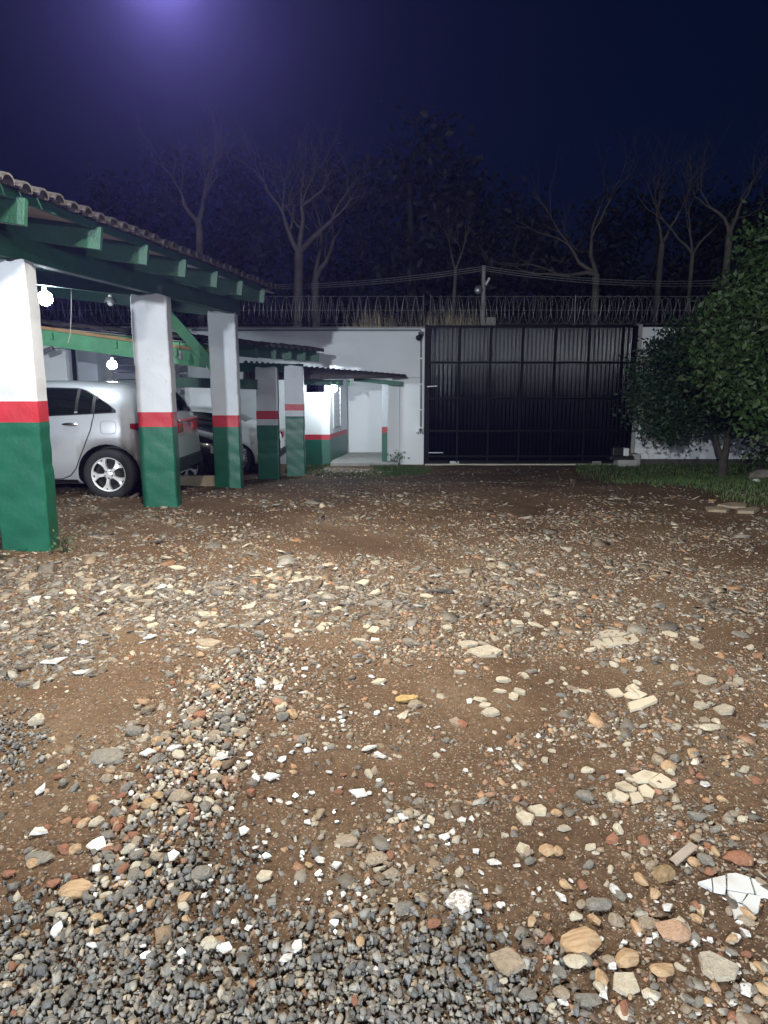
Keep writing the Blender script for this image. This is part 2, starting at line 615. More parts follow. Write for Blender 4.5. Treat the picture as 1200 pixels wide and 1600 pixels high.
# ------------------------------------------------------------------ sliding gate
def gate():
    g = empty('sliding_gate', (XG0, WY, GZ))
    tag(g, 'tall black corrugated metal sliding gate with square frame bars', 'gate')
    g.location = (0, 0, 0)
    x0, x1 = XG0 + .01, XG1 - .03
    z0, z1 = zpx(722, WY), zpx(509, WY)
    yb = WY - .02
    xs = [xpx(v, 620, WY) for v in (669, 715, 763, 812, 862, 914, 965, 985)]
    xs[0], xs[-1] = x0, x1
    for a, b in zip(xs[:-1], xs[1:]):
        n = max(3, int(round((b - a) / .094)))
        pts = [(a + (b - a) * k / (n * 8), yb - .014 - .014 * math.sin(2 * math.pi * k / 8)) for k in range(n * 8 + 1)]
        vs = [(q[0], q[1], z0 + .03) for q in pts] + [(q[0], q[1], z1 - .03) for q in pts]
        m = len(pts)
        mb = MB()
        mb.add(vs, [(i, i + 1, m + i + 1, m + i) for i in range(m - 1)])
        mb.build('sheet_panel', GATEP, g, smooth=True)
    for i, X in enumerate(xs):
        w = .042 if 0 < i < len(xs) - 1 else .07
        MB().box((X - w / 2, yb - .078, z0), (X + w / 2, yb - .034, z1)).build('upright_bar', GATEF, g, bevel=.004)
    for y in (510.5, 566.5, 622.5, 673, 712.5, 720.5):
        z = zpx(y, WY)
        h = .042 if 515 < y < 710 else .05
        MB().box((x0 - .03, yb - .07, z - h / 2), (x1 + .03, yb - .037, z + h / 2)).build('rail_bar', GATEF, g, bevel=.004)
    for x in (709, 930):
        X = xpx(x, 722, WY)
        w = MB()
        w.lathe([(.0, -.02), (.055, -.02), (.06, 0), (.055, .02), (0, .02)], 14, 'Y', (X - .05, yb - .05, z0 - .03))
        w.lathe([(.0, -.02), (.055, -.02), (.06, 0), (.055, .02), (0, .02)], 14, 'Y', (X + .06, yb - .05, z0 - .03))
        w.box((X - .1, yb - .075, z0 - .02), (X + .11, yb - .025, z0 + .03))
        w.build('roller_bracket', STEEL, g)
    b = MB()
    b.bar((x0 + .02, yb - .1, zpx(706.5, WY)), (x0 + .36, yb - .1, zpx(706.5, WY)), .02, .02)
    b.build('slide_bolt', STEEL, g)
    b = MB()
    b.bar((x0 - .03, yb - .1, zpx(604, WY)), (x0 + .2, yb - .1, zpx(603, WY)), .018, .018)
    b.build('latch', STEEL, g)
    # threshold slab, pale to stand in for the lit strip under the gate; post
    t = MB().box((XG0 - .05, WY - .16, GZ - .1), (XG1 + .1, WY + 1.9, GZ + .022)).build('gate_threshold', mat('lit_concrete', (.5, .46, .38), .85, .2, 6, .3, 60), None, bevel=.008)
    tag(t, None, None, None, 'structure')
    pm = MB()
    pm.box((XG0 - .075, WY - .09, GZ - .1), (XG0 - .012, WY + .02, zpx(507, WY)))
    o = pm.build('gate_jamb_post', GATEF, None, bevel=.004)
    tag(o, 'narrow black steel jamb post between the white pier and the gate', 'post')
    gm = empty('gate_motor', (0, 0, 0))
    tag(gm, 'gate motor box with pale side cover on a concrete block by the gate', 'gate motor')
    p = at(968, 715, WY - .55)
    MB().box((p.x - .02, p.y, GZ - .05), (p.x + .42, p.y + .35, GZ + .16)).build('concrete_block', CONC, gm, bevel=.012)
    MB().box((p.x - .2, p.y + .03, GZ + .16), (p.x + .34, p.y + .3, GZ + .24)).build('motor_base', BLACKP, gm, bevel=.01)
    MB().box((p.x - .14, p.y + .05, GZ + .24), (p.x + .1, p.y + .28, GZ + .44)).build('motor_housing', BLACKP, gm, bevel=.02)
    MB().prism([(p.x + .103, p.y + .04), (p.x + .23, p.y + .04), (p.x + .23, p.y + .29), (p.x + .103, p.y + .29)], GZ + .243, GZ + .42).build('motor_cover', WHITEPL, gm, bevel=.02)
    q = at(990, 718, WY - .4)
    o = MB().box((q.x - .02, q.y, GZ - .05), (q.x + .17, q.y + .3, GZ + .28)).build('concrete_bollard', CONC, None, bevel=.03)
    tag(o, 'short grey concrete stub at the foot of the gate post', 'bollard')


gate()


# ------------------------------------------------------------------ conduit, camera, junction box
def conduit():
    y = WY - .03
    c = empty('cable_conduit', (0, 0, 0))
    tag(c, 'thin grey conduit along the wall top turning down beside the gate', 'conduit')
    p0, p1, p2, p3 = at(300, 516, y), at(648, 516, y), at(658, 520, y), at(657.5, 667, y)
    MB().tube([p0, p1, (p1 + p2) / 2 + Vector((.06, 0, .03)), p2, p3], .022, 8).build('pipe', PVC, c, smooth=True)
    for yy in (560, 600, 640):
        q = at(658, yy, y)
        MB().box((q.x - .04, y - .028, q.z - .012), (q.x + .04, y + .028, q.z + .012)).build('pipe_clip', STEEL, c)
    q = at(655, 527, y)
    s = empty('security_camera', (0, 0, 0))
    tag(s, 'small dark security camera high on the white wall near the gate', 'security camera')
    MB().box((q.x - .02, y - .05, q.z + .03), (q.x + .1, y + .029, q.z + .12)).build('mount', BLACKP, s, bevel=.01)
    MB().tube([(q.x + .03, y - .05, q.z + .02), (q.x - .03, y - .24, q.z - .03)], [.055, .06], 12).build('camera_body', BLACKP, s, smooth=True)
    q = at(657, 671, y)
    b = empty('junction_box', (0, 0, 0))
    tag(b, 'small box with dangling cables on the wall beside the gate', 'junction box')
    MB().box((q.x - .06, y - .05, q.z - .05), (q.x + .07, y + .029, q.z + .06)).build('box_body', WHITEPL, b, bevel=.01)
    MB().lathe([(0, -.03), (.035, -.03), (.035, .02), (0, .02)], 12, 'Y', (q.x, y - .07, q.z - .005)).build('keyhole_cover', BLACKP, b)
    for k in range(3):
        a = -.06 + k * .06
        MB().tube([(q.x + a * .5, y - .04, q.z - .04), (q.x + a, y - .09, q.z - .1), (q.x + a * 1.6, y - .05, q.z - .06 - .03 * k)], .008, 5).build('cable', BLACKP, b)


conduit()


# ------------------------------------------------------------------ razor wire
def razor():
    for k, (xa, xb, lab) in enumerate(((-9.5, XG0 - .1, 'coiled razor wire along the top of the white wall, over the entrance'),
                                       (XG0 + .05, 7.6, 'coiled razor wire stretched above the black sliding gate'))):
        r = empty('razor_wire', (0, 0, 0))
        tag(r, lab, 'razor wire', 'razor wire on the street wall')
        zc = zpx(484.5, WY) + .01
        rng = random.Random(5 + k)
        for s, nm in ((1, 'coil'), (-1, 'coil')):
            pts = []
            n = int((xb - xa) / .205)
            ph = 0
            for i in range(n * 14):
                a = 2 * math.pi * i / 14
                x = xa + (xb - xa) * i / (n * 14) + .025 * math.sin(i * .13 + k)
                rr = .3 * (1 + .05 * math.sin(i * .21 + s))
                pts.append((x, WY + .12 + s * rr * math.sin(a), zc + rr * math.cos(a) + .015 * math.sin(i * .05)))
            mb = MB()
            mb.tube(pts, .0052, 3)
            mb.build(nm, WIRE, r)
        for dz in (-.3, 0, .3):
            MB().tube([(xa, WY + .12, zc + dz), (xb, WY + .12, zc + dz)], .004, 4).build('line_wire', WIRE, r)
        n = int((xb - xa) / 2.4)
        for i in range(n + 1):
            x = xa + (xb - xa) * i / max(n, 1)
            MB().tube([(x, WY + .12, ZT - .1), (x, WY + .12, zc + .34)], .011, 6).build('stake', STEEL, r)


razor()


# ------------------------------------------------------------------ carport pillars
def pillar(name_label, px0, px1, py, topy, r0, r1, gap, Y, depth=.2, seed=0):
    """px0..px1 front edges at the base row py; red stripe rows r0..r1, white gap rows below it"""
    a, b = at(px0, py, Y), at(px1, py, Y)
    zb = a.z
    p = empty('carport_pillar', ((a.x + b.x) / 2, Y, zb))
    p.location = (0, 0, 0)
    tag(p, name_label, 'pillar', 'painted carport pillars')
    zt = zpx(topy, Y)
    rng = random.Random(seed)
    bands = [('green_base', zb - .15, zpx(r1 + gap, Y), GREENP)]
    if gap:
        bands.append(('white_gap', zpx(r1 + gap, Y), zpx(r1, Y), WHITEP))
    bands += [('red_stripe', zpx(r1, Y), zpx(r0, Y), REDP), ('white_top', zpx(r0, Y), zt, WHITEP)]
    # every band is a stack of cast lifts whose faces wander a few millimetres, with the joints showing
    lifts = []
    z = zb - .15
    while z < zt + .2:
        lifts.append((z, rng.uniform(-.0045, .0045), rng.uniform(-.004, .004)))
        z += rng.uniform(.28, .34)

    def prof(z):
        for (za, dx, dy), (zn, ex, ey) in zip(lifts[:-1], lifts[1:]):
            if za <= z < zn:
                t = (z - za) / (zn - za)
                bulge = .0025 * math.sin(math.pi * t)
                return dx, dy, bulge
        return 0, 0, 0
    nx, ny = 9, 5
    for nm, z0, z1, m in bands:
        mb = MB()
        ring = []
        n = max(2, int((z1 - z0) / .035))
        for i in range(n + 1):
            zz = z0 + (z1 - z0) * i / n
            dx, dy, bl = prof(zz)
            pts = []
            top = .012 if (nm == 'white_top' and i == n) else 0
            cx = [(a.x + top, 0), (b.x - top, 0)]
            X0, X1, Y0, Y1 = a.x + dx - bl + top, b.x + dx + bl - top, Y + dy - bl + top, Y + depth + dy + bl - top
            c = .012
            for k in range(nx):
                pts.append((X0 + c + (X1 - X0 - 2 * c) * k / (nx - 1), Y0))
            for k in range(ny):
                pts.append((X1, Y0 + c + (Y1 - Y0 - 2 * c) * k / (ny - 1)))
            for k in range(nx):
                pts.append((X1 - c - (X1 - X0 - 2 * c) * k / (nx - 1), Y1))
            for k in range(ny):
                pts.append((X0, Y1 - c - (Y1 - Y0 - 2 * c) * k / (ny - 1)))
            ring.append([(x + .0011 * math.sin(zz * 31 + x * 47 + seed) , y + .0012 * math.sin(zz * 27 + x * 23 + seed * 2), zz + (.012 * math.sin(x * 19 + seed) + .006 * math.sin(x * 47) if (i == n and nm == 'white_top') else 0)) for x, y in pts])
        k = len(ring[0])
        vs = [q for r in ring for q in r]
        fs = [(i * k + j, i * k + (j + 1) % k, (i + 1) * k + (j + 1) % k, (i + 1) * k + j) for i in range(n) for j in range(k)]
        fs.append(tuple(range(n * k, n * k + k)))
        fs.append(tuple(range(k - 1, -1, -1)))
        mb.add(vs, fs)
        ob = mb.build(nm, m, p, smooth=True)
        ob.data.set_sharp_from_angle(angle=math.radians(38))
    return p


P1 = pillar('tall carport pillar nearest the camera, with weeds at its green foot', 4, 79, 866, 405, 627, 660, 0, 6.02, seed=1)
P2 = pillar("tall carport pillar hiding the white hatchback's rear end", 224, 277, 793, 460, 644, 667, 0, 8.36, seed=2)
P3 = pillar('tall carport pillar with a green brace meeting it from behind', 336, 377, 755, 485, 649, 667, 0, 10.7, seed=3)
P4 = pillar('short pillar with white gap below its red stripe, beside the tall row', 404, 437, 749, 574, 642, 655, 9.5, 13.4, .18, seed=4)
P5 = pillar('narrow short pillar nearest the guard hut, rough grey blocks at top', 448, 476.5, 741, 571.5, 631.5, 641.5, 9, 13.9, .18, seed=5)


# ------------------------------------------------------------------ carports
def tile_mesh(L=.42, w=.178):
    """one curved clay tile, axis along +x, 50 triangles or so"""
    mb = MB()
    n = 7
    vs = []
    for x, r, z in ((0, .5, 0), (L, .44, .018)):
        for k in range(n):
            a = math.pi * k / (n - 1)
            vs.append((x, -math.cos(a) * w * r, z + math.sin(a) * w * .30))
    for x, r, z in ((0, .5, 0), (L, .44, .018)):
        for k in range(n):
            a = math.pi * k / (n - 1)
            vs.append((x, -math.cos(a) * w * r * .86, z + math.sin(a) * w * .30 - .014))
    fs = []
    for k in range(n - 1):
        fs.append((k, k + 1, n + k + 1, n + k))
        fs.append((2 * n + k + 1, 2 * n + k, 3 * n + k, 3 * n + k + 1))
        fs.append((k + 1, k, 2 * n + k, 2 * n + k + 1))
        fs.append((n + k, n + k + 1, 3 * n + k + 1, 3 * n + k))
    mb.add(vs, fs)
    return mb.mesh('roof_tile', TILE)


TILE_ME = tile_mesh()


def carport(label, rafters, eave, zb, rh, slope, left, rows_single, tpitch, y0, y1, beam=None, boarding=True, light=None, seed=0):
    """rafters: list of y; eave(y) -> x of the rafter ends; zb: underside of the rafter ends"""
    c = empty('carport_roof', (0, 0, 0))
    tag(c, label, 'carport')
    rng = random.Random(seed)
    for i, y in enumerate(rafters):
        x = eave(y)
        p = Vector((x, y, zb + rh / 2))
        q = Vector((x - left, y, zb + rh / 2 + left * slope))
        MB().bar(q, p, .055, rh).build('rafter', light[i] if light else TIMB, c, bevel=.004)
    zt = zb + rh
    # fascia along the eave, notched under the tiles
    for a, b in zip(rafters[:-1], rafters[1:]):
        MB().bar((eave(a) - .06, a + .002, zt + .02), (eave(b) - .06, b - .002, zt + .02), .03, .075).build('fascia_board', TIMB, c, bevel=.003)
    if beam:
        beam(c)
    if boarding:
        k = 0
        s = .05
        while s < left:
            w = .14
            mb = MB()
            xa, xb = s, min(left, s + w - .008)
            vs = []
            for yy in (y0, y1):
                for d in (xa, xb):
                    for h in (0, .014):
                        vs.append((eave(yy) - d, yy, zt + .003 + d * slope + h))
            mb.add(vs, [(0, 4, 6, 2), (1, 3, 7, 5), (0, 1, 5, 4), (2, 6, 7, 3), (0, 2, 3, 1), (4, 5, 7, 6)])
            mb.build('lining_board', BOARD, c)
            s += w
    # tiles: rows near the eave are single tiles, the rest one field
    n = int((y1 - y0) / tpitch)
    ang = math.atan(slope)
    rest = MB()
    tv = [v.co.copy() for v in TILE_ME.vertices]
    tf = [tuple(p.vertices) for p in TILE_ME.polygons]
    rows = int(left / .36)
    for r in range(rows):
        for i in range(n):
            y = y0 + (i + .5) * tpitch
            d = -.08 + r * .36
            M = Matrix.Translation((eave(y) - d, y, zt + .055 + d * slope + rng.uniform(-.006, .012))) @ Matrix.Rotation(math.pi + rng.uniform(-.05, .05), 4, 'Z') @ Matrix.Rotation(-ang + rng.uniform(-.03, .02), 4, 'Y')
            if r < rows_single:
                o = bpy.data.objects.new('roof_tile', TILE_ME)
                COL.objects.link(o)
                o.parent = c
                o.matrix_world = M
            else:
                rest.add([M @ p for p in tv], tf)
    if rest.v:
        o = rest.build('tile_field', TILE, c)
        o['kind'] = 'stuff'
    return c


def eave1(y):
    return -3.62 + .183 * y


def beam1(c):
    def bx(y):
        return -4.086 + .183 * y - .16
    MB().bar((bx(4.9), 4.9, 2.625), (bx(10.95), 10.95, 2.625), .1, .2, up=(0, 0, 1)).build('plate_beam', TIMB, c, bevel=.005)
    # tie beam running in over the second pillar, lit from below
    MB().bar((-9.5, 8.46, 3.35), (-2.62, 8.46, 2.55), .07, .16).build('tie_beam', TIMB, c, bevel=.004)
    MB().bar((-9.5, 10.86, 3.38), (-2.3, 10.86, 2.55), .07, .16).build('tie_beam', TIMB, c, bevel=.004)
    MB().bar((bx(4.9) - 3.2, 4.9, 3.0), (bx(10.95) - 3.2, 10.95, 3.0), .08, .16).build('purlin', TIMB, c, bevel=.004)


carport('green timber carport roof with clay tiles over the tall pillars', [4.95, 5.4, 6.35, 7.13, 7.94, 8.76, 9.55, 10.38], eave1, 2.64, .19, .13, 4.6, 2, .185, 4.85, 10.95, beam1, seed=3)

e2a, e2b = at(372, 541, 12.0), at(510, 551, 14.9)


def eave2(y):
    return e2a.x + (e2b.x - e2a.x) * (y - 12.0) / 2.9


def beam2(c):
    MB().bar(at(350, 574, 12.9), at(472, 575, 14.6), .09, .16).build('plate_beam', TIMB, c, bevel=.004)


carport('dark low carport roof behind the tall row, over the short pillars', [12.0, 12.55, 13.1, 13.6, 14.1, 14.6], eave2, zpx(560, 12.6), .16, .10, 3.6, 1, .21, 11.8, 14.9, beam2, seed=4,
        light=[TIMB_LIT, TIMB, TIMB, TIMB, TIMB, TIMB])  # first rafter takes the lit tone, lamplight painted in


def low_frame():
    Y = 11.75
    f = empty('green_trusswork', (0, 0, 0))
    tag(f, 'green timber beam and slanting brace coloured as lit, with bare batten, behind the tall pillars', 'trusswork')
    MB().bar(at(30, 522, Y), at(322, 563, Y), .06, .25).build('beam', TIMB_LIT, f, bevel=.004)
    MB().bar(at(20, 505.5, Y - .05), at(330, 549, Y - .05), .05, .05).build('batten', BARE, f, bevel=.003)
    MB().bar(at(252, 480, Y - .1), at(340, 580, Y - .1), .05, .17).build('brace', TIMB_LIT, f, bevel=.004)
    for x in (80, 180, 275):
        p = at(x, 522 + (x - 62) * .14 - 1, Y - .05)
        MB().box((p.x - .035, Y - .09, p.z - .07), (p.x + .035, Y - .01, p.z + .04)).build('packing_block', TIMB_LIT, f)
    MB().box((-7.2, Y + .04, -.35), (-7.05, Y + .2, 2.3)).build('post', TIMB, f, bevel=.004)
    d = MB().bar(at(270, 597, 13.0), at(402, 601, 13.0), .06, .18).build('header_beam', TIMB, f, bevel=.004)


low_frame()


def porch_roof():
    r = empty('porch_roof', (0, 0, 0))
    tag(r, 'low dark tiled roof sloping over the guard hut and entrance', 'roof')
    A, B, C, D = at(380, 566, 15.9), at(637, 588.5, 15.95), at(552, 589, 14.9), at(380, 592, 14.3)
    t = Vector((0, 0, .035))
    mb = MB()
    mb.add([A, B, C, D, A - t, B - t, C - t, D - t], [(0, 3, 2, 1), (4, 5, 6, 7), (0, 1, 5, 4), (1, 2, 6, 5), (2, 3, 7, 6), (3, 0, 4, 7)])
    mb.build('roof_deck', mat('dark_roof_tile', (.10, .09, .085), .9, .3, 8, .5, 40), r)
    n = 30
    for k in range(n):
        s = (k + .5) / n
        p, q = A.lerp(B, s), D.lerp(C, s)
        q = q + (q - p).normalized() * .05
        MB().tube([p + Vector((0, 0, .012)), q + Vector((0, 0, .012))], .04, 7).build('roof_tile', MATS['dark_roof_tile'], r, smooth=True)
    e = MB().bar(at(553, 592, 15.9), at(630, 600, 15.9), .07, .1).build('eave_beam', TIMB, r, bevel=.004)
    MB().bar(at(470, 597, 15.2), at(536, 598, 15.3), .06, .12).build('hut_beam', TIMB, r, bevel=.004)
    for x in (517, 527, 545):
        MB().bar(at(x, 600, 15.2), at(x, 597, 16.0), .05, .09).build('rafter', TIMB_LIT, r, bevel=.004)  # rafters near the bulb use the painted lit tone
    MB().bar(at(548, 588.5, 15.85), at(612, 592.5, 15.85), .03, .045).build('white_batten', WHITEPL, r)


porch_roof()


# ------------------------------------------------------------------ lamps one can see
def bulb(loc, label, watts, cord, lit=True, shade=False):
    b = empty('hanging_bulb', loc)
    tag(b, label, 'light bulb', 'bulbs under the carports')
    e = mat('lit_bulb_%d' % watts, (.9, .95, 1), .3, 0, 1, 0, emit=((.84, .95, 1.0), watts)) if lit else mat('unlit_bulb', (.5, .5, .5), .2, .05, 3, 0)
    k = .085 if lit else .042  # lit globes oversized: their shape stands in for glare bloom
    MB().lathe([(max(.001, k * math.sin(math.pi * q / 10)), .062 - k + -k * math.cos(math.pi * q / 10)) for q in range(11)], 18, 'Z').build('glass_bulb', e, b, smooth=True)
    MB().lathe([(.001, .062), (.024, .062), (.026, .12), (.012, .13), (.001, .13)], 12, 'Z').build('socket', WHITEPL, b, smooth=True)
    MB().tube([(0, 0, .13), (0, 0, .13 + cord)], .006, 6).build('cord', BLACKP, b)
    if shade:
        MB().lathe([(.02, .1), (.05, .09), (.085, .03), (.085, .02), (.05, .075), (.02, .09)], 16, 'Z').build('reflector', STEEL, b, smooth=True)
    return b


bulb(at(70, 463, 8.6), 'glaring white bulb hanging under the tall carport by the nearest pillar', 200, .35)
bulb(at(175, 568, 13.2), 'lit white bulb hanging above the roof of the white hatchback', 200, .35)
bulb(at(173, 476, 9.6), 'unlit bulb in a small metal reflector under the tall carport', 0, .3, False, True)
bulb(at(282, 560, 11.4), 'small unlit bulb under the lit-coloured green beam', 0, .12, False)
bulb(at(521, 605, 15.45), 'lit white bulb under the porch roof by the guard hut', 320, .03)


def flood(loc, aim, label, mast):
    f = empty('floodlight', (0, 0, 0))
    tag(f, label, 'floodlight', 'yard floodlights')
    d = (Vector(aim) - Vector(loc)).normalized()
    R = d.to_track_quat('-Z', 'Y').to_matrix().to_4x4()
    M = Matrix.Translation(Vector(loc)) @ R
    MB().box((-.2, -.15, .03), (.2, .15, .09), M=M).build('housing', BLACKP, f, bevel=.01)
    MB().box((-.17, -.12, .012), (.17, .12, .028), M=M).build('lens', mat('lit_lens', (.9, .9, .95), .3, 0, 1, 0, emit=((.9, .95, 1), 6)), f)
    for k in range(6):
        MB().box((-.18 + k * .065, -.13, .091), (-.165 + k * .065, .13, .12), M=M).build('cooling_fin', BLACKP, f)
    p = M @ Vector((0, 0, .1))
    MB().tube([p] + [Vector(q) for q in mast], .025, 8).build('bracket_arm', STEEL, f, smooth=True)
    return f


flood(LAMP_A, (-0.1, 3.9, 0), 'floodlight on a bracket arm above the eave of the tall carport', [(-1.5, 4.66, 4.25), (-2.75, 4.8, 4.2), (-2.98, 4.9, 3.6), (-2.98, 4.95, 2.75)])
flood(LAMP_B, (-0.6, 5.5, 0.6), 'floodlight on a pole behind the photographer, on the trees side', [(3.1, -2.8, 2.15), (3.1, -2.85, 1.9), (3.1, -2.85, -.1)])
flood(LAMP_C, (0.8, 10.0, 0.8), 'floodlight on a pole behind the photographer, on the carport side', [(-3.5, -7.2, 3.4), (-3.5, -7.22, 3.0), (-3.5, -7.22, -.1)])


# ------------------------------------------------------------------ things under and behind the carport
def carport_back():
    s = empty('service_building', (0, 0, 0))
    tag(s, 'white and grey building behind the carport with a dark drainpipe', 'building')
    Y = 14.9
    x0, x1, x2, x3 = xpx(-60, 560, Y), xpx(103, 560, Y), xpx(118, 560, Y), xpx(150, 560, Y)
    MB().box((x0, Y, -.5), (x1, Y + .3, 2.3)).build('white_wall', WALLW, s)
    MB().box((x1 + .003, Y + .03, -.5), (x3, Y + .3, 2.3)).build('grey_column', mat('grey_wall_paint', (.38, .40, .44), .7, .1, 2, .2, 30), s)
    xa = xpx(117, 560, Y)
    MB().tube([(xa, Y - .06, -.4), (xa, Y - .06, 2.25)], .045, 8).build('drainpipe', BLACKP, s, smooth=True)
    for k in range(9):
        z = zpx(548, Y + .8) - k * .16
        MB().box((x3 + .02, Y + .8, z - .14), (xpx(262, 560, Y), Y + .83, z)).build('cladding_board', mat('grey_cladding', (.16, .17, .19), .6, .15, 4, .2, 30), s, bevel=.006)
    MB().box((x0, Y - .25, 2.3), (x3 + .1, Y + .9, 2.38)).build('roof_edge', CONC, s)
    q = at(92, 550, Y)
    l = empty('wall_lamp', (0, 0, 0))
    tag(l, 'small grey lamp on a short arm against the bright white wall', 'lamp')
    M = Matrix.Translation((q.x, Y - .5, q.z)) @ Matrix.Rotation(-.35, 4, 'Y')
    MB().box((-.13, -.07, -.05), (.13, .07, .05), M=M).build('lamp_head', STEEL, l, bevel=.015)
    MB().tube([(q.x + .1, Y - .46, q.z + .05), (q.x + .22, Y - .2, q.z + .07), (q.x + .22, Y + .02, q.z + .07)], .014, 6).build('arm', STEEL, l)
    # utility poles seen under the roof
    for k, (px, m, lab, r) in enumerate(((85, STEEL, 'pale metal pole standing behind the service building', .05), (93.5, mat('brown_pole', (.16, .09, .06), .8, .2, 6, .2, 30), 'brown wooden pole beside a pale metal pole', .07))):
        a = at(px, 510, 17.5)
        o = MB().tube([(a.x, 17.5, -.4), (a.x, 17.5, 4.2)], [r * 1.15, r * .9], 10).build('utility_pole', m, None, smooth=True)
        tag(o, lab, 'pole', 'poles behind the carport')
    p, q = at(60, 490, 17.3), at(145, 512, 17.3)
    o = MB().bar(p, q, .1, .12).build('dark_beam', BLACKP)
    tag(o, 'dark slanting beam seen above the orange batten', 'beam')
    o = MB().tube([at(111, 444, 8.45), at(111.5, 480, 8.47), at(110, 522, 8.5), at(106, 536, 8.5)], .006, 6).build('pull_cord', mat('pale_cord', (.6, .55, .45), .8), None)
    tag(o, 'thin pale cord hanging from the carport tie beam', 'cord')


carport_back()

kx0, ky = gpx(284, 758)
o = MB().box((kx0 - .5, 10.9, -.25), (-2.45, 11.0, zpx(743, 10.95))).build('kerb_board', mat('pale_board', (.45, .37, .26), .8, .2, 6, .3, 40), None, bevel=.006)
tag(o, 'pale low kerb board on the ground between the tall pillars', 'kerb')


# ------------------------------------------------------------------ cars
def smooth_interp(xs, ys):
    xs, ys = np.array(xs, float), np.array(ys, float)
    return lambda x: float(np.interp(x, xs, ys))


class CarShape:
    def __init__(s, L, W, top, belt, zb=.2):
        s.L, s.W, s.zb = L, W, zb
        # chaikin-rounded roof line
        p = [np.array(q, float) for q in top]
        for _ in range(2):
            q = [p[0]]
            for a, b in zip(p[:-1], p[1:]):
                q += [a * .75 + b * .25, a * .25 + b * .75]
            q.append(p[-1])
            p = q
        s.tx, s.tz = [a[0] for a in p], [a[1] for a in p]
        s.belt = smooth_interp(*zip(*belt))

    def ztop(s, x):
        return float(np.interp(x, s.tx, s.tz))

    def section(s, x):
        h = s.L / 2
        w = s.W / 2 * (1 - .30 * (abs(x) / h) ** 7 - .03 * (x / h) ** 2)
        zt = s.ztop(x)
        be = min(s.belt(x), zt - .05)
        cab = min(1, max(0, (zt - be - .05) / .35))
        wr = w * (.87 - .14 * cab)
        e = (abs(x) / h) ** 10
        zb = s.zb + .1 * e
        zs = [zb, zb, zb + .07, zb + (be - zb) * .35, zb + (be - zb) * .68, be - .05, be, be + (zt - be) * .12, be + (zt - be) * .5, zt - .055 * (1 if cab > .2 else .5), zt - .015, zt + .012, zt + .018]
        ys = [0, w * .86, w * .955, w * .985, w * 1.0, w * .985, w * .955, w * .94, (w * .94 + wr) / 2 + .012, wr, wr * .93, wr * .5, 0]
        return ys, zs

    def ys(s, x, z):
        y, zz = s.section(x)
        return float(np.interp(z, zz[1:-2], y[1:-2]))

    def zs(s, x, yq):
        y, zz = s.section(x)
        return float(np.interp(abs(yq), y[::-1][:5], zz[::-1][:5]))


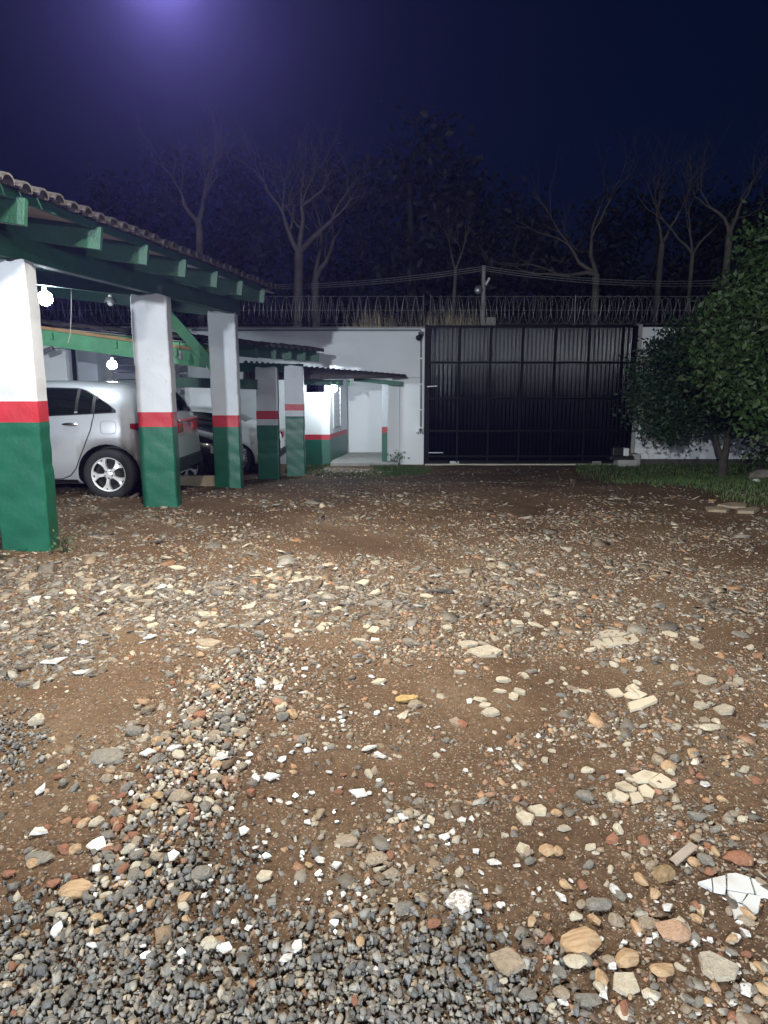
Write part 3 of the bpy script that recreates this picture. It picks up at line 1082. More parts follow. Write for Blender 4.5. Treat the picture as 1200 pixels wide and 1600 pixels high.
def car(label, shape, paint, loc, rz, kind, wheel_x, wheel_r, plate=None, scale=1.0, doors=True):
    c = empty('parked_car', loc, rz)
    c.scale = (scale,) * 3
    tag(c, label, 'car', 'cars under the carports')
    h = shape.L / 2
    st = np.concatenate([h * np.array([-1, -.995, -.985, -.97, -.945, -.91]), np.linspace(-.87 * h, .87 * h, 44), h * np.array([.91, .945, .97, .985, .995, 1])])
    vs, fs = [], []
    k = 13
    for x in st:
        y, z = shape.section(x)
        ring = [(x, yy, zz) for yy, zz in zip(y, z)] + [(x, -yy, zz) for yy, zz in list(zip(y, z))[-2:0:-1]]
        vs += ring
    n = 2 * k - 2
    for i in range(len(st) - 1):
        for j in range(n):
            fs.append((i * n + j, (i + 1) * n + j, (i + 1) * n + (j + 1) % n, i * n + (j + 1) % n))
    fs.append(tuple(range(n)))
    fs.append(tuple((len(st) - 1) * n + j for j in range(n - 1, -1, -1)))
    body = MB().add(vs, fs).build('body', [paint, BLACKP], c, smooth=True)
    cut = MB()
    for wx in wheel_x:
        for s in (-1, 1):
            R = wheel_r + .055
            ring = [(R * math.cos(2 * math.pi * q / 28), R * math.sin(2 * math.pi * q / 28)) for q in range(28)]
            ya, yb = s * (shape.W / 2 - .27), s * (shape.W / 2 + .2)
            v2 = [(wx + a, ya, wheel_r + b) for a, b in ring] + [(wx + a, yb, wheel_r + b) for a, b in ring]
            f2 = [tuple(range(28)), tuple(range(55, 27, -1))] + [((q + 1) % 28, q, 28 + q, 28 + (q + 1) % 28) for q in range(28)]
            if s > 0:
                f2 = [f[::-1] for f in f2]
            cut.add(v2, f2, 1)
    co = cut.build('wheel_cutter', [paint, BLACKP])
    for ob_ in (body, co):
        b2 = bmesh.new()
        b2.from_mesh(ob_.data)
        bmesh.ops.remove_doubles(b2, verts=b2.verts, dist=1e-5)
        bmesh.ops.recalc_face_normals(b2, faces=b2.faces)
        b2.to_mesh(ob_.data)
        b2.free()
    bm = body.modifiers.new('arches', 'BOOLEAN')
    bm.object = co
    bm.solver = 'EXACT'
    body.parent = None
    dg = bpy.context.evaluated_depsgraph_get()
    me = bpy.data.meshes.new_from_object(body.evaluated_get(dg))
    body.modifiers.clear()
    body.data = me
    body.parent = c
    bpy.data.objects.remove(co)
    GL = mat('tinted_glass', (.006, .007, .008), .06, .05, 3, 0, spec=.7)

    def side_patch(name, m, x0, x1, lo, hi, off=.004, nx=14, nz=5, sides=(1, -1), parent=c):
        out = None
        for s in sides:
            mb = MB()
            v, f = [], []
            for i in range(nx + 1):
                x = x0 + (x1 - x0) * i / nx
                a, b = lo(x), hi(x)
                for j in range(nz + 1):
                    z = a + (b - a) * j / nz
                    v.append((x, s * (shape.ys(x, z) + off), z))
            for i in range(nx):
                for j in range(nz):
                    q = (i * (nz + 1) + j, (i + 1) * (nz + 1) + j, (i + 1) * (nz + 1) + j + 1, i * (nz + 1) + j + 1)
                    f.append(q if s < 0 else q[::-1])
            out = mb.add(v, f).build(name, m, parent, smooth=True)
        return out

    def seam(pts, w=.012, sides=(1, -1), m=None, name='door_seam', off=.005):
        pts = [(a[0] + (b[0] - a[0]) * q / 4, a[1] + (b[1] - a[1]) * q / 4) for a, b in zip(pts[:-1], pts[1:]) for q in range(4)] + [pts[-1]]
        for s in sides:
            mb = MB()
            v = []
            for i, (x, z) in enumerate(pts):
                a, b = pts[max(0, i - 1)], pts[min(len(pts) - 1, i + 1)]
                d = Vector((b[0] - a[0], b[1] - a[1])).normalized()
                for t in (-w / 2, w / 2):
                    X, Z = x - d.y * t, z + d.x * t
                    v.append((X, s * (shape.ys(X, Z) + off), Z))
            f = [(2 * i, 2 * i + 1, 2 * i + 3, 2 * i + 2) for i in range(len(pts) - 1)]
            if s > 0:
                f = [q[::-1] for q in f]
            mb.add(v, f).build(name, m or BLACKP, c)

    def top_patch(name, m, x0, x1, hw0, hw1, off=.005, nx=8, ny=8):
        v, f = [], []
        for i in range(nx + 1):
            x = x0 + (x1 - x0) * i / nx
            hw = hw0 + (hw1 - hw0) * i / nx
            for j in range(ny + 1):
                yy = hw * (2 * j / ny - 1)
                v.append((x, yy, shape.zs(x, yy) + off))
        for i in range(nx):
            for j in range(ny):
                f.append((i * (ny + 1) + j, (i + 1) * (ny + 1) + j, (i + 1) * (ny + 1) + j + 1, i * (ny + 1) + j + 1))
        return MB().add(v, f).build(name, m, c, smooth=True)
    be = shape.belt
    B = kind
    # glasshouse: a dark strip behind, panes in front of it
    up = lambda x: shape.ztop(x) - B.get('rail', .10)
    lo = lambda x: be(x) + .03

    def hi_curve(x):
        r0, r1 = B['gl'][0], B['gl'][-1]
        t = min(1, max(0, (x - r0) / .42))
        u = min(1, max(0, (r1 - x) / .5))
        return lo(x) + max(.004, (up(x) - lo(x)) * min(1, t ** .62) * min(1, u ** .8))
    side_patch('window_surround', BLACKP, B['gl'][0] - .03, B['gl'][-1] + .03, lambda x: lo(x) - .014, lambda x: hi_curve(x) + .014, .003, 24)
    for a, b in zip(B['gl'][:-1], B['gl'][1:]):
        side_patch('side_window', GL, a + .02, b - .02, lo, hi_curve, .0055, 16)
    top_patch('rear_window', GL, B['rw'][0], B['rw'][1], .50, .46)
    top_patch('windscreen', GL, B['ws'][0], B['ws'][1], .47, .60)
    # belt crease, sill, seams
    for pts in B['seams']:
        seam(pts)
    for hx, hz in B['handles']:
        for s in (1, -1):
            mb = MB()
            y = shape.ys(hx, hz)
            v = []
            for i in range(9):
                t = i / 8
                x = hx - .1 + .2 * t
                r = .022 * math.sin(math.pi * min(max(t, .03), .97)) ** .5
                for a in range(8):
                    q = 2 * math.pi * a / 8
                    v.append((x, s * (y + .016 + r * .9 * math.cos(q)), hz + r * math.sin(q)))
            f = [(i * 8 + a, i * 8 + (a + 1) % 8, (i + 1) * 8 + (a + 1) % 8, (i + 1) * 8 + a) for i in range(8) for a in range(8)]
            mb.add(v, f).build('door_handle', mat('chrome', (.75, .76, .78), .18, .02, 3, 0, metal=1), c, smooth=True)
    if 'flap' in B:
        fx, fz = B['flap']
        pts = []
        for q in range(25):
            a = 2 * math.pi * q / 24
            ca, sa = math.cos(a), math.sin(a)
            pts.append((fx + .095 * math.copysign(abs(ca) ** .5, ca), fz + .08 * math.copysign(abs(sa) ** .5, sa)))
        seam(pts, .008, (1,), mat('flap_seam', (.28, .29, .31), .5), 'fuel_flap')
    side_patch('sill_trim', BLACKP, wheel_x[0] + wheel_r + .08, wheel_x[1] - wheel_r - .08, lambda x: shape.zb + .005, lambda x: shape.zb + .06, .004)
    # lamps
    RED = mat('red_lamp_lens', (.30, .008, .012), .12, .1, 3, 0, coat=.6)
    CLR = mat('clear_lamp_lens', (.55, .57, .6), .08, .1, 3, 0, coat=.6)
    x0, x1, za, zb2 = B['tail']
    for s in (1, -1):
        tl = side_patch('tail_lamp', RED, x0, x1, lambda x: za + (zb2 - za) * .55 * max(0, (x - x0) / (x1 - x0)) ** 1.2, lambda x: zb2 - .02 * (x - x0) / (x1 - x0), .007, 10, 4, (s,))
        side_patch('lamp_reflector', CLR, x0 + .02, x0 + (x1 - x0) * .55, lambda x: za + (zb2 - za) * .42, lambda x: za + (zb2 - za) * .62, .010, 6, 2, (s,), tl)
        side_patch('head_lamp', CLR, B['head'][0], B['head'][1], lambda x: B['head'][2], lambda x: B['head'][3], .006, 10, 4, (s,))
    # tail lamp faces on the rear end
    xr = -h
    for s in (1, -1):
        MB().box((xr - .006, s * .36 - .11, za + .02), (xr + .05, s * .36 + .11, zb2 - .03)).build('tail_lamp', RED, c, bevel=.012)
    MB().box((xr - .02, -.62, .32), (xr + .06, .62, .50)).build('rear_bumper', B.get('bumper', BLACKP), c, bevel=.03)
    MB().box((xr - .012, -.45, zb2 - .02), (xr + .03, .45, zb2 + .02)).build('trim_strip', mat('chrome', (0, 0, 0)), c, bevel=.006)
    # nose: grille, bumper
    MB().box((h - .05, -.52, .34), (h + .015, .52, .56)).build('grille', BLACKP, c, bevel=.02)
    for g in range(4):
        MB().box((h + .016, -.5, .37 + g * .05), (h + .026, .5, .385 + g * .05)).build('grille_bar', STEEL, c)
    MB().box((h - .08, -.66, .2), (h + .02, .66, .325)).build('front_bumper', B.get('bumper', BLACKP), c, bevel=.03)
    # mirrors
    for s in (1, -1):
        mx = B['mirror']
        y = shape.ys(mx, be(mx))
        mb = MB()
        mb.lathe([(.001, -.1), (.06, -.085), (.085, 0), (.06, .085), (.001, .1)], 12, 'Y', (0, 0, 0))
        me_ = mb.build('door_mirror', paint, c, smooth=True)
        me_.location = (mx, s * (y + .1), be(mx) + .08)
        me_.scale = (.7, 1, .8)
    # wheels
    TY = mat('tyre_rubber', (.018, .018, .019), .8, .2, 9, .2, 80)
    AL = mat('machined_alloy', (.82, .83, .85), .28, .06, 9, .02, metal=.35)
    hubs = {}
    for wx in wheel_x:
        for s in (1, -1):
            w = empty('wheel', (wx, s * (shape.W / 2 - .025), wheel_r), 0 if s < 0 else math.pi, c)
            R = wheel_r
            rr = R * .70
            # local -y is the outer face
            if 'tyre' not in hubs:
                hubs['tyre'] = MB().lathe([(rr - .012, .0), (rr + .01, -.004), (R * .8, -.012), (R * .93, .0), (R * .985, .022), (R, .05), (R, .16), (R * .97, .19), (R * .75, .2), (rr, .2)], 40, 'Y').mesh('tyre', TY, True)
                m = MB()
                m.lathe([(rr - .03, .02), (rr - .022, .0), (rr, .0), (rr, .02)], 40, 'Y')
                m.lathe([(rr - .02, .021), (rr - .02, .18)], 40, 'Y', mi=1)
                hubs['rim'] = m.mesh('rim', [AL, BLACKP], True)
                m = MB()
                m.lathe([(.001, .10), (rr - .022, .10)], 30, 'Y')
                m.lathe([(.001, .06), (rr * .62, .06), (rr * .62, .099)], 30, 'Y')
                hubs['brake'] = m.mesh('brake_disc', mat('dark_brake', (.012, .012, .013), .7, .2, 9, 0), True)
                m = MB()
                m.lathe([(.001, .004), (rr * .16, .006), (rr * .27, .016), (rr * .29, .05)], 24, 'Y')
                for q in range(5):
                    a = 2 * math.pi * (q + .5) / 5 + .31
                    m.lathe([(.001, .002), (.009, .002), (.010, .02)], 8, 'Y', (rr * .2 * math.cos(a), 0, rr * .2 * math.sin(a)), 1)
                hubs['hub'] = m.mesh('hub', [AL, BLACKP], True)
                m = MB()
                ro = rr - .012

                def pt(r, t, y):
                    return (r * math.cos(t), y, r * math.sin(t))
                # a broad Y spoke: one stem that forks
                o2, w1 = ro, .20
                outl = [(rr * .2, -.34), (rr * .5, -.17), (rr * .66, -.20), (o2, -.34), (o2, -.15), (rr * .78, -.035), (rr * .78, .035), (o2, .15), (o2, .34), (rr * .66, .20), (rr * .5, .17), (rr * .2, .34)]
                yv = [.012, .008, .012, .012, .012, .016, .016, .012, .012, .012, .008, .012]
                tri = [(0, 1, 10, 11), (1, 2, 5, 6, 9, 10), (2, 3, 4, 5), (6, 7, 8, 9)]
                nn = len(outl)
                v = [pt(r, t, yy) for (r, t), yy in zip(outl, yv)] + [pt(r, t, yy + .045) for (r, t), yy in zip(outl, yv)]
                f = [q for q in tri] + [(i, nn + i, nn + (i + 1) % nn, (i + 1) % nn) for i in range(nn)]
                m.add(v, f)
                hubs['spoke'] = m.mesh('spoke', AL)
            link('tyre', hubs['tyre'], w)
            link('rim', hubs['rim'], w)
            link('brake_disc', hubs['brake'], w)
            link('hub', hubs['hub'], w)
            for q in range(5):
                sp = link('spoke', hubs['spoke'], w)
                sp.rotation_euler = (0, 2 * math.pi * q / 5 + .5, 0)
    if plate:
        txt, end, z = plate
        s = -1 if end == 'rear' else 1
        pl = MB().box((-.006, -.2, -.065), (.006, .2, .065)).build('number_plate', WHITEPL, c, bevel=.004)
        pl.location = (s * (h + .035), 0, z)
        MB().box((s * .0065 - .001, -.195, .035), (s * .0065 + .001, .195, .062)).build('plate_band', mat('plate_blue', (.01, .02, .22), .4), pl)
        fc = bpy.data.curves.new('plate_text', 'FONT')
        fc.body = txt
        fc.size = .095
        fc.align_x, fc.align_y = 'CENTER', 'CENTER'
        fc.extrude = .001
        fo = bpy.data.objects.new('plate_letters', fc)
        COL.objects.link(fo)
        fo.parent = pl
        fo.location = (s * .0095, 0, -.016)
        fo.rotation_euler = (math.pi / 2, 0, -math.pi / 2 if s < 0 else math.pi / 2)
        fo.scale = (.78, 1, 1)
        fo.data.materials.append(BLACKP)
        lm = bpy.data.meshes.new_from_object(fo.evaluated_get(bpy.context.evaluated_depsgraph_get()))
        lo_ = link('plate_letters', lm, pl)
        lo_.location, lo_.rotation_euler, lo_.scale = fo.location, fo.rotation_euler, fo.scale
        bpy.data.objects.remove(fo)
        lo_.name = 'plate_letters'
    return c


HATCH = CarShape(4.16, 1.74, [(-2.08, .40), (-2.075, .62), (-2.05, .88), (-1.97, 1.10), (-1.84, 1.30), (-1.70, 1.41), (-1.2, 1.46), (-.3, 1.48), (.25, 1.45), (.8, 1.21), (1.15, 1.01), (1.55, .93), (1.9, .80), (2.04, .64), (2.08, .40)],
                 [(-2.08, 1.10), (-1.6, 1.085), (-.9, 1.05), (.9, .97), (1.4, .88), (2.08, .7)])
SUV = CarShape(4.3, 1.74, [(-2.15, .42), (-2.145, .75), (-2.12, 1.0), (-2.02, 1.22), (-1.9, 1.45), (-1.7, 1.53), (-1.0, 1.57), (.1, 1.55), (.9, 1.20), (1.2, 1.06), (1.7, .99), (2.02, .86), (2.12, .66), (2.15, .42)],
               [(-2.15, 1.06), (.9, 1.0), (2.15, .8)], .24)
SEDAN = CarShape(4.4, 1.72, [(-2.2, .42), (-2.19, .70), (-2.14, .92), (-1.95, 1.02), (-1.6, 1.06), (-1.1, 1.35), (-.7, 1.44), (.1, 1.46), (.5, 1.38), (1.15, 1.02), (1.6, .93), (2.0, .80), (2.15, .64), (2.2, .42)],
                 [(-2.2, .98), (.9, .92), (2.2, .75)], .2)
KH = dict(gl=[-1.38, -1.13, -.92, -.12, .98], rw=(-1.98, -1.74), ws=(.42, 1.06), rail=.085, seams=[[(-1.17, 1.30), (-1.15, 1.14), (-1.14, 1.03), (-1.10, .88), (-1.03, .72), (-.95, .55), (-.88, .40), (-.80, .31), (-.70, .27), (-.3, .265), (.6, .265)], [(-.1, .27), (-.08, .6), (-.1, 1.0)], [(.98, .3), (1.0, .6), (.95, .95)], [(-1.98, .72), (-1.9, .62), (-1.8, .52)]],
          handles=[(-.86, .955), (.12, .93)], flap=(-1.32, .915), tail=(-2.055, -1.58, .80, .98), head=(1.72, 2.0, .62, .76), mirror=.86)
KS = dict(gl=[-1.75, -1.2, -.15, .98], rw=(-2.05, -1.86), ws=(.3, 1.02), seams=[[(-1.0, .35), (-1.05, 1.0)], [(-.1, .3), (-.1, 1.0)], [(.98, .3), (.95, .95)]], handles=[(-.8, .93), (.2, .93)], tail=(-2.13, -1.8, .85, 1.08), head=(1.78, 2.06, .66, .82), mirror=.86)
KD = dict(gl=[-1.42, -1.0, -.1, .98], rw=(-1.5, -1.05), ws=(.45, 1.05), seams=[[(-1.0, .35), (-1.05, .95)], [(-.1, .3), (-.1, .95)], [(.98, .3), (.95, .9)]], handles=[(-.8, .86), (.2, .86)], tail=(-2.17, -1.85, .70, .90), head=(1.8, 2.12, .58, .72), mirror=.86)
KW = dict(KD)
SILV = mat('pearl_white_paint', (.50, .52, .56), .34, .04, 2, 0, coat=.7, metal=.3, dirt=((.36, .33, .30), 1.6, .55, .5))
GREYC = mat('dark_grey_paint', (.022, .024, .026), .35, .03, 2, 0, coat=.4)
BLKC = mat('black_car_paint', (.008, .008, .009), .25, .03, 2, 0, coat=.8)
WHTC = mat('white_car_paint', (.74, .76, .78), .3, .02, 2, 0, coat=.7)
car('white hatchback with alloy wheels parked between the two nearest tall pillars', HATCH, SILV, (-4.93, 9.84, -.01), math.pi, KH, (-1.28, 1.27), .325, None, 1.04)
car('dark grey car showing its rear number plate between the tall pillars', SUV, GREYC, (-5.6, 11.62, -.16), math.pi, KS, (-1.35, 1.3), .33, ('SUV8B02', 'rear', .47), .96)
car('black car with its nose out behind the third tall pillar', SEDAN, BLKC, (-4.85, 13.25, -.3), 0, KD, (-1.35, 1.35), .32, ('KEB6', 'front', .42), .95)
car('white car with red tail lamp seen between the two short pillars', SEDAN, WHTC, (-4.34, 15.15, -.37), math.pi, KW, (-1.35, 1.35), .32, None, .95)


# ------------------------------------------------------------------ utility pole and wires beyond the wall
def pole():
    Y = 17.6
    p = empty('utility_pole', (0, 0, 0))
    tag(p, 'slim concrete pole with a grey meter dish rising behind the gate', 'pole', 'poles behind the wall')
    a, b = at(756, 520, Y), at(756, 415, Y)
    MB().tube([(a.x, Y, -.4), b], [.075, .05], 8).build('shaft', CONC, p, smooth=True)
    d = at(747.5, 453, Y - .1)
    MB().lathe([(.001, -.03), (.1, -.025), (.11, 0), (.1, .025), (.001, .03)], 16, 'Y', d).build('meter_dish', STEEL, p, smooth=True)
    d = at(762, 441, Y - .05)
    MB().bar(d - Vector((.05, 0, .06)), d + Vector((.04, 0, .1)), .04, .05).build('bracket', STEEL, p)
    d = at(766, 503, Y - .2)
    MB().box((d.x - .1, Y - .3, d.z - .12), (d.x + .12, Y - .12, d.z + .1)).build('wall_box', CONC, p, bevel=.01)
    for i in range(3):
        s = b + Vector((0, -.05, -.02 - .05 * i))
        e = at(300, 442 + i * 3, 22)
        e2 = at(1120, 438 + i * 4, 19)
        for j, q in enumerate((e, e2)):
            pts = []
            for k in range(17):
                t = k / 16
                w = s.lerp(q, t)
                w.z -= .35 * 4 * t * (1 - t) * (.6 if j == 0 else .4)
                pts.append(w)
            o = MB().tube(pts, .008, 4).build('power_cable', mat('cable_grey', (.2, .2, .2), .6), None)
            tag(o, ('upper', 'middle', 'lower')[i] + ' overhead cable from the slim pole towards the ' + ('carport side' if j == 0 else 'right-hand trees'), 'cable', 'overhead cables to the ' + ('carport side' if j == 0 else 'trees'))


pole()


# ------------------------------------------------------------------ vegetation
def leaf_mass(rng, lobes, n, size, shell=.55):
    """folded leaves scattered through ellipsoid lobes -> V, F arrays (2 quads-as-tris per leaf)"""
    w = np.array([l[3] * l[4] * l[5] for l in lobes]) ** .67
    idx = rng.choice(len(lobes), n, p=w / w.sum())
    lb = np.array(lobes)[idx]
    d = rng.normal(size=(n, 3))
    d /= np.linalg.norm(d, axis=1)[:, None]
    r = 1 - np.abs(rng.normal(size=n)) * shell
    r = np.clip(r, 0.05, 1.12)
    P = lb[:, :3] + d * lb[:, 3:6] * r[:, None]
    # clumping: pull towards twig centres
    ncl = max(8, n // 26)
    cen = P[rng.choice(n, ncl)]
    j = rng.integers(0, ncl, n)
    pull = rng.random(n) < .75
    P[pull] = cen[j[pull]] + rng.normal(size=(pull.sum(), 3)) * size * 1.5
    a = rng.normal(size=(n, 3)) + d * .5 + np.array([0, 0, -.35])
    a /= np.linalg.norm(a, axis=1)[:, None]
    b = np.cross(a, rng.normal(size=(n, 3)))
    b /= np.linalg.norm(b, axis=1)[:, None] + 1e-9
    c = np.cross(a, b)
    s = (size * rng.uniform(.6, 1.25, n))[:, None]
    wd = .34
    V = np.stack([P, P + a * s * .5 + b * s * wd * .75 + c * s * .1, P + a * s, P + a * s * .5 - b * s * wd * .75 + c * s * .1], 1).reshape(-1, 3)
    o = np.arange(n)[:, None] * 4
    Fa = np.concatenate([o + np.array([[0, 1, 2]]), o + np.array([[0, 2, 3]])], 0)
    return V, Fa


def branch_tree(mb, rng, p, d, L, r, depth, spread=.55, up=.15, n=5, wig=.18):
    pts, rad = [Vector(p)], [r]
    d = Vector(d).normalized()
    seg = 4 if depth > 1 else 3
    for i in range(seg):
        d = (d + Vector((rng.gauss(0, wig), rng.gauss(0, wig), rng.gauss(0, wig) + up * .3))).normalized()
        pts.append(pts[-1] + d * L / seg)
        rad.append(r * (1 - .45 * (i + 1) / seg))
    mb.tube(pts, rad, n if r > .03 else 3, cap=False)
    if depth <= 0:
        return
    k = 2 if rng.random() < .55 else 3
    for i in range(k):
        t = Vector((rng.gauss(0, spread), rng.gauss(0, spread), rng.gauss(0, spread * .6) + up))
        branch_tree(mb, rng, pts[-1], d + t, L * rng.uniform(.6, .88), rad[-1] * rng.uniform(.6, .85), depth - 1, spread, up, n, wig)
    if depth > 1 and rng.random() < .8:
        t = Vector((rng.gauss(0, .9), rng.gauss(0, .9), rng.gauss(0, .4) + up))
        branch_tree(mb, rng, pts[2], d + t, L * .6, rad[2] * .5, depth - 2, spread, up, n, wig)


def bare_tree(label, px, py_base, Y, trunk_h, L, r, d, depth, seed, spread=.5, up=.2, lean=None):
    rng = random.Random(seed)
    t = empty('bare_tree', (0, 0, 0))
    tag(t, label, 'tree', 'bare trees beyond the wall')
    b = at(px, py_base, Y)
    base = Vector((b.x, Y, -.6))
    top = Vector((b.x + d[0], Y + d[1], b.z + trunk_h))
    mid = base.lerp(top, .55) + Vector((rng.uniform(-.12, .12), 0, 0))
    MB().tube([base, mid, top], [r * 1.35, r * 1.1, r], 8, cap=False).build('trunk', BARK, t, smooth=True)
    mb = MB()
    dirs = lean or [(-.5, 0, 1), (.35, .2, 1), (.05, -.3, 1)]
    for v in dirs:
        branch_tree(mb, rng, top, v, L, r * .72, depth, spread, up)
    mb.build('branches', BARK, t, smooth=True)


bare_tree('pale bare tree with a straight trunk rising over the tiled carport roof', 313, 395, 20, .75, .85, .10, (0, 0), 6, 3, .42, .28)
bare_tree('twisted pale bare tree behind the wall, left of the dry grass', 463, 470, 19, 1.2, 1.15, .12, (.1, 0), 6, 8, .5, .2, [(-1.0, .1, 1.3), (.35, .2, 1.2), (1.0, 0, .9)])
bare_tree('thin twin-stemmed bare tree beside the twisted one', 482, 480, 20.5, .7, 1.3, .11, (.2, 0), 4, 15, .45, .3, [(.25, 0, 1), (-.1, .1, 1)])
bare_tree('low leaning bare tree spreading branches above the razor wire', 945, 440, 20, .2, 1.15, .10, (-.25, 0), 5, 21, .45, .08, [(-1.5, 0, .35), (-1.3, .3, .9), (-.4, .2, 1.1)])
bare_tree('slender bare tree forking high, behind the leaning one', 1020, 440, 22, 1.1, 1.0, .085, (.2, 0), 5, 27, .45, .25, [(-.3, 0, 1), (.6, 0, 1)])
bare_tree('bare tree with slanting crossed stems near the leafy trees', 1075, 420, 21, .4, 1.2, .06, (.1, 0), 4, 33, .4, .25, [(.75, 0, 1), (-.6, 0, 1), (.1, .1, 1)])
bare_tree('pale forked bare tree rising above the broad-leaved tree', 1138, 390, 19, .4, .8, .09, (0, 0), 5, 41, .42, .3, [(-.45, 0, 1), (.5, 0, 1)])
bare_tree('faint bare tree in front of the tall dark evergreen', 706, 440, 20, .3, .8, .05, (.1, 0), 3, 45, .35, .3, [(-.3, 0, 1), (.4, 0, 1)])


def evergreen(label, px, topy, Y, rx, n, seed, size=.32):
    rng = np.random.default_rng(seed)
    t = empty('dark_tree', (0, 0, 0))
    tag(t, label, 'tree', 'dark trees beyond the wall')
    c = at(px, topy, Y)
    H = c.z
    MB().tube([(c.x, Y, -.6), (c.x + .1, Y, H * .5), (c.x, Y, H * .85)], [.22, .16, .06], 7, cap=False).build('trunk', BARKD, t)
    lobes = []
    for k in range(11):
        f = k / 10
        z = 1.2 + (H - 1.2) * f
        w = rx * (1.0 - .62 * f ** 1.6)
        lobes.append((c.x + rng.normal() * w * .45, Y + rng.normal() * w * .4, min(z, H - .5), w * .62, w * .62, (H / 10) * 1.15))
    V, Fa = leaf_mass(rng, lobes, n, size, .4)
    link('crown', mesh_np('crown', V, Fa, LEAFD), t)


for i, a in enumerate(((640, 215, 25, 2.7, 'tall dark evergreen with the highest crown beyond the wall'),
                       (700, 262, 27, 2.4, 'dark tree leaning against the tallest evergreen'),
                       (560, 255, 29, 2.5, 'hazy dark tree between the bare tree and the tallest evergreen'),
                       (455, 250, 30, 3.2, 'hazy dark tree behind the twisted bare tree'),
                       (370, 262, 32, 3.0, 'hazy dark tree behind the straight bare tree'),
                       (255, 255, 33, 3.4, 'faint hazy tree above the tiled carport roof'),
                       (165, 285, 32, 2.6, 'faint hazy tree farthest along the carport roof'),
                       (775, 300, 29, 2.3, 'low dark tree behind the slim pole'),
                       (845, 335, 31, 2.8, 'low dark tree behind the leaning bare tree'),
                       (930, 322, 31, 3.0, 'dark tree behind the slender forked bare tree'),
                       (1030, 315, 32, 3.2, 'dark tree behind the crossed bare stems'),
                       (1120, 310, 30, 3.0, 'dark tree behind the pale forked bare tree'),
                       (1215, 300, 31, 3.4, 'dark tree at the edge above the broad-leaved tree'))):
    evergreen(a[4], a[0], a[1], a[2], a[3] * 1.15, 4200, 60 + i)

rngu = np.random.default_rng(99)
lob = [(x, 23.5 + rngu.normal() * .8, .3 + rngu.random() * 1.2, 1.5, 1.2, 1.4) for x in np.arange(-22, 24, 1.1)]
V, Fa = leaf_mass(rngu, lob, 15000, .3, .5)
o = link('undergrowth', mesh_np('undergrowth', V, Fa, LEAFD))
tag(o, 'dark tangled undergrowth beyond the street wall', None, None, 'stuff')


rngu = np.random.default_rng(123)
lob = [(x, 19.9 + rngu.normal() * .2, .6 + rngu.random() * .6 + (1.0 if x > 2 else .2), .9, .6, 1.7) for x in np.arange(-9, 12, .55)]
V, Fa = leaf_mass(rngu, lob, 17000, .16, .5)
o = link('undergrowth', mesh_np('undergrowth', V, Fa, LEAFD))
tag(o, 'dark thicket of brush just behind the street wall', None, None, 'stuff')


def leafy_tree(label, base, stems, lobes, n, size, leaf, seed, tr):
    rng = np.random.default_rng(seed)
    r2 = random.Random(seed)
    t = empty('leafy_tree', (0, 0, 0))
    tag(t, label, 'tree', 'leafy trees in the yard')
    mb = MB()
    for pts, ra in stems:
        mb.tube(pts, ra, 9, cap=False)
    mb.build('trunk', BARKD, t, smooth=True)
    tw = MB()
    top = Vector(stems[0][0][-1])
    for l in lobes:
        c = Vector(l[:3])
        m = top.lerp(c, .5) + Vector((r2.gauss(0, .1), r2.gauss(0, .1), .1))
        tw.tube([top, m, c], [tr * .6, tr * .35, tr * .12], 6, cap=False)
        for q in range(7):
            e = c + Vector((r2.gauss(0, .5) * l[3], r2.gauss(0, .5) * l[4], r2.gauss(0, .5) * l[5]))
            tw.tube([c, (c + e) / 2 + Vector((0, 0, .05)), e], [.014, .009, .004], 4, cap=False)
    tw.build('limbs', BARKD, t, smooth=True)
    V, Fa = leaf_mass(rng, lobes, n, size, .42)
    link('crown', mesh_np('crown', V, Fa, leaf), t)


TY_ = 13.6
b = at(1128, 742, TY_)


def lobe(px, py, Y, rpx, rpy, ry):
    c = at(px, py, Y)
    return (c.x, c.y, c.z, rpx * Y / F, ry, rpy * Y / F)


leafy_tree('rounded dark citrus-like tree with forked trunk in front of the white wall', b,
           [([(b.x, TY_, b.z - .1), (b.x, TY_, b.z + .3), at(1134, 705, TY_), at(1140, 660, TY_)], [.10, .085, .07, .05]),
            ([(b.x, TY_, b.z + .3), at(1122, 700, TY_), at(1112, 660, TY_)], [.06, .05, .035])],
           [lobe(1035, 575, TY_, 42, 48, .7), lobe(1020, 625, TY_, 36, 40, .7), lobe(1075, 545, TY_, 50, 45, .8), lobe(1085, 610, TY_, 55, 55, .9),
            lobe(1040, 648, TY_, 40, 36, .7), lobe(1100, 640, TY_, 55, 36, .8), lobe(1140, 600, TY_, 55, 75, .9), lobe(1175, 645, TY_, 40, 36, .8), lobe(1050, 672, TY_, 22, 18, .5)],
           19000, .10, LEAFA, 5, .08)
TB = 10.6
bb = at(1235, 760, TB)
leafy_tree('large broad-leaved tree with lit yellow-green leaf edges, cut by the frame', bb,
           [([(bb.x, TB, -.3), (bb.x, TB, .5), at(1222, 640, TB), at(1200, 560, TB)], [.13, .11, .09, .06])],
           [lobe(1150, 500, TB, 42, 50, .6), lobe(1135, 560, TB, 36, 44, .6), lobe(1165, 455, TB, 26, 34, .5), lobe(1212, 425, TB, 44, 46, .7), lobe(1205, 520, TB, 62, 70, .8), lobe(1195, 382, TB, 16, 26, .4),
            lobe(1180, 600, TB, 50, 52, .7), lobe(1230, 620, TB, 55, 60, .8), lobe(1252, 480, TB, 60, 76, .9), lobe(1120, 520, TB, 24, 30, .5)],
           21000, .115, LEAFB, 9, .1)


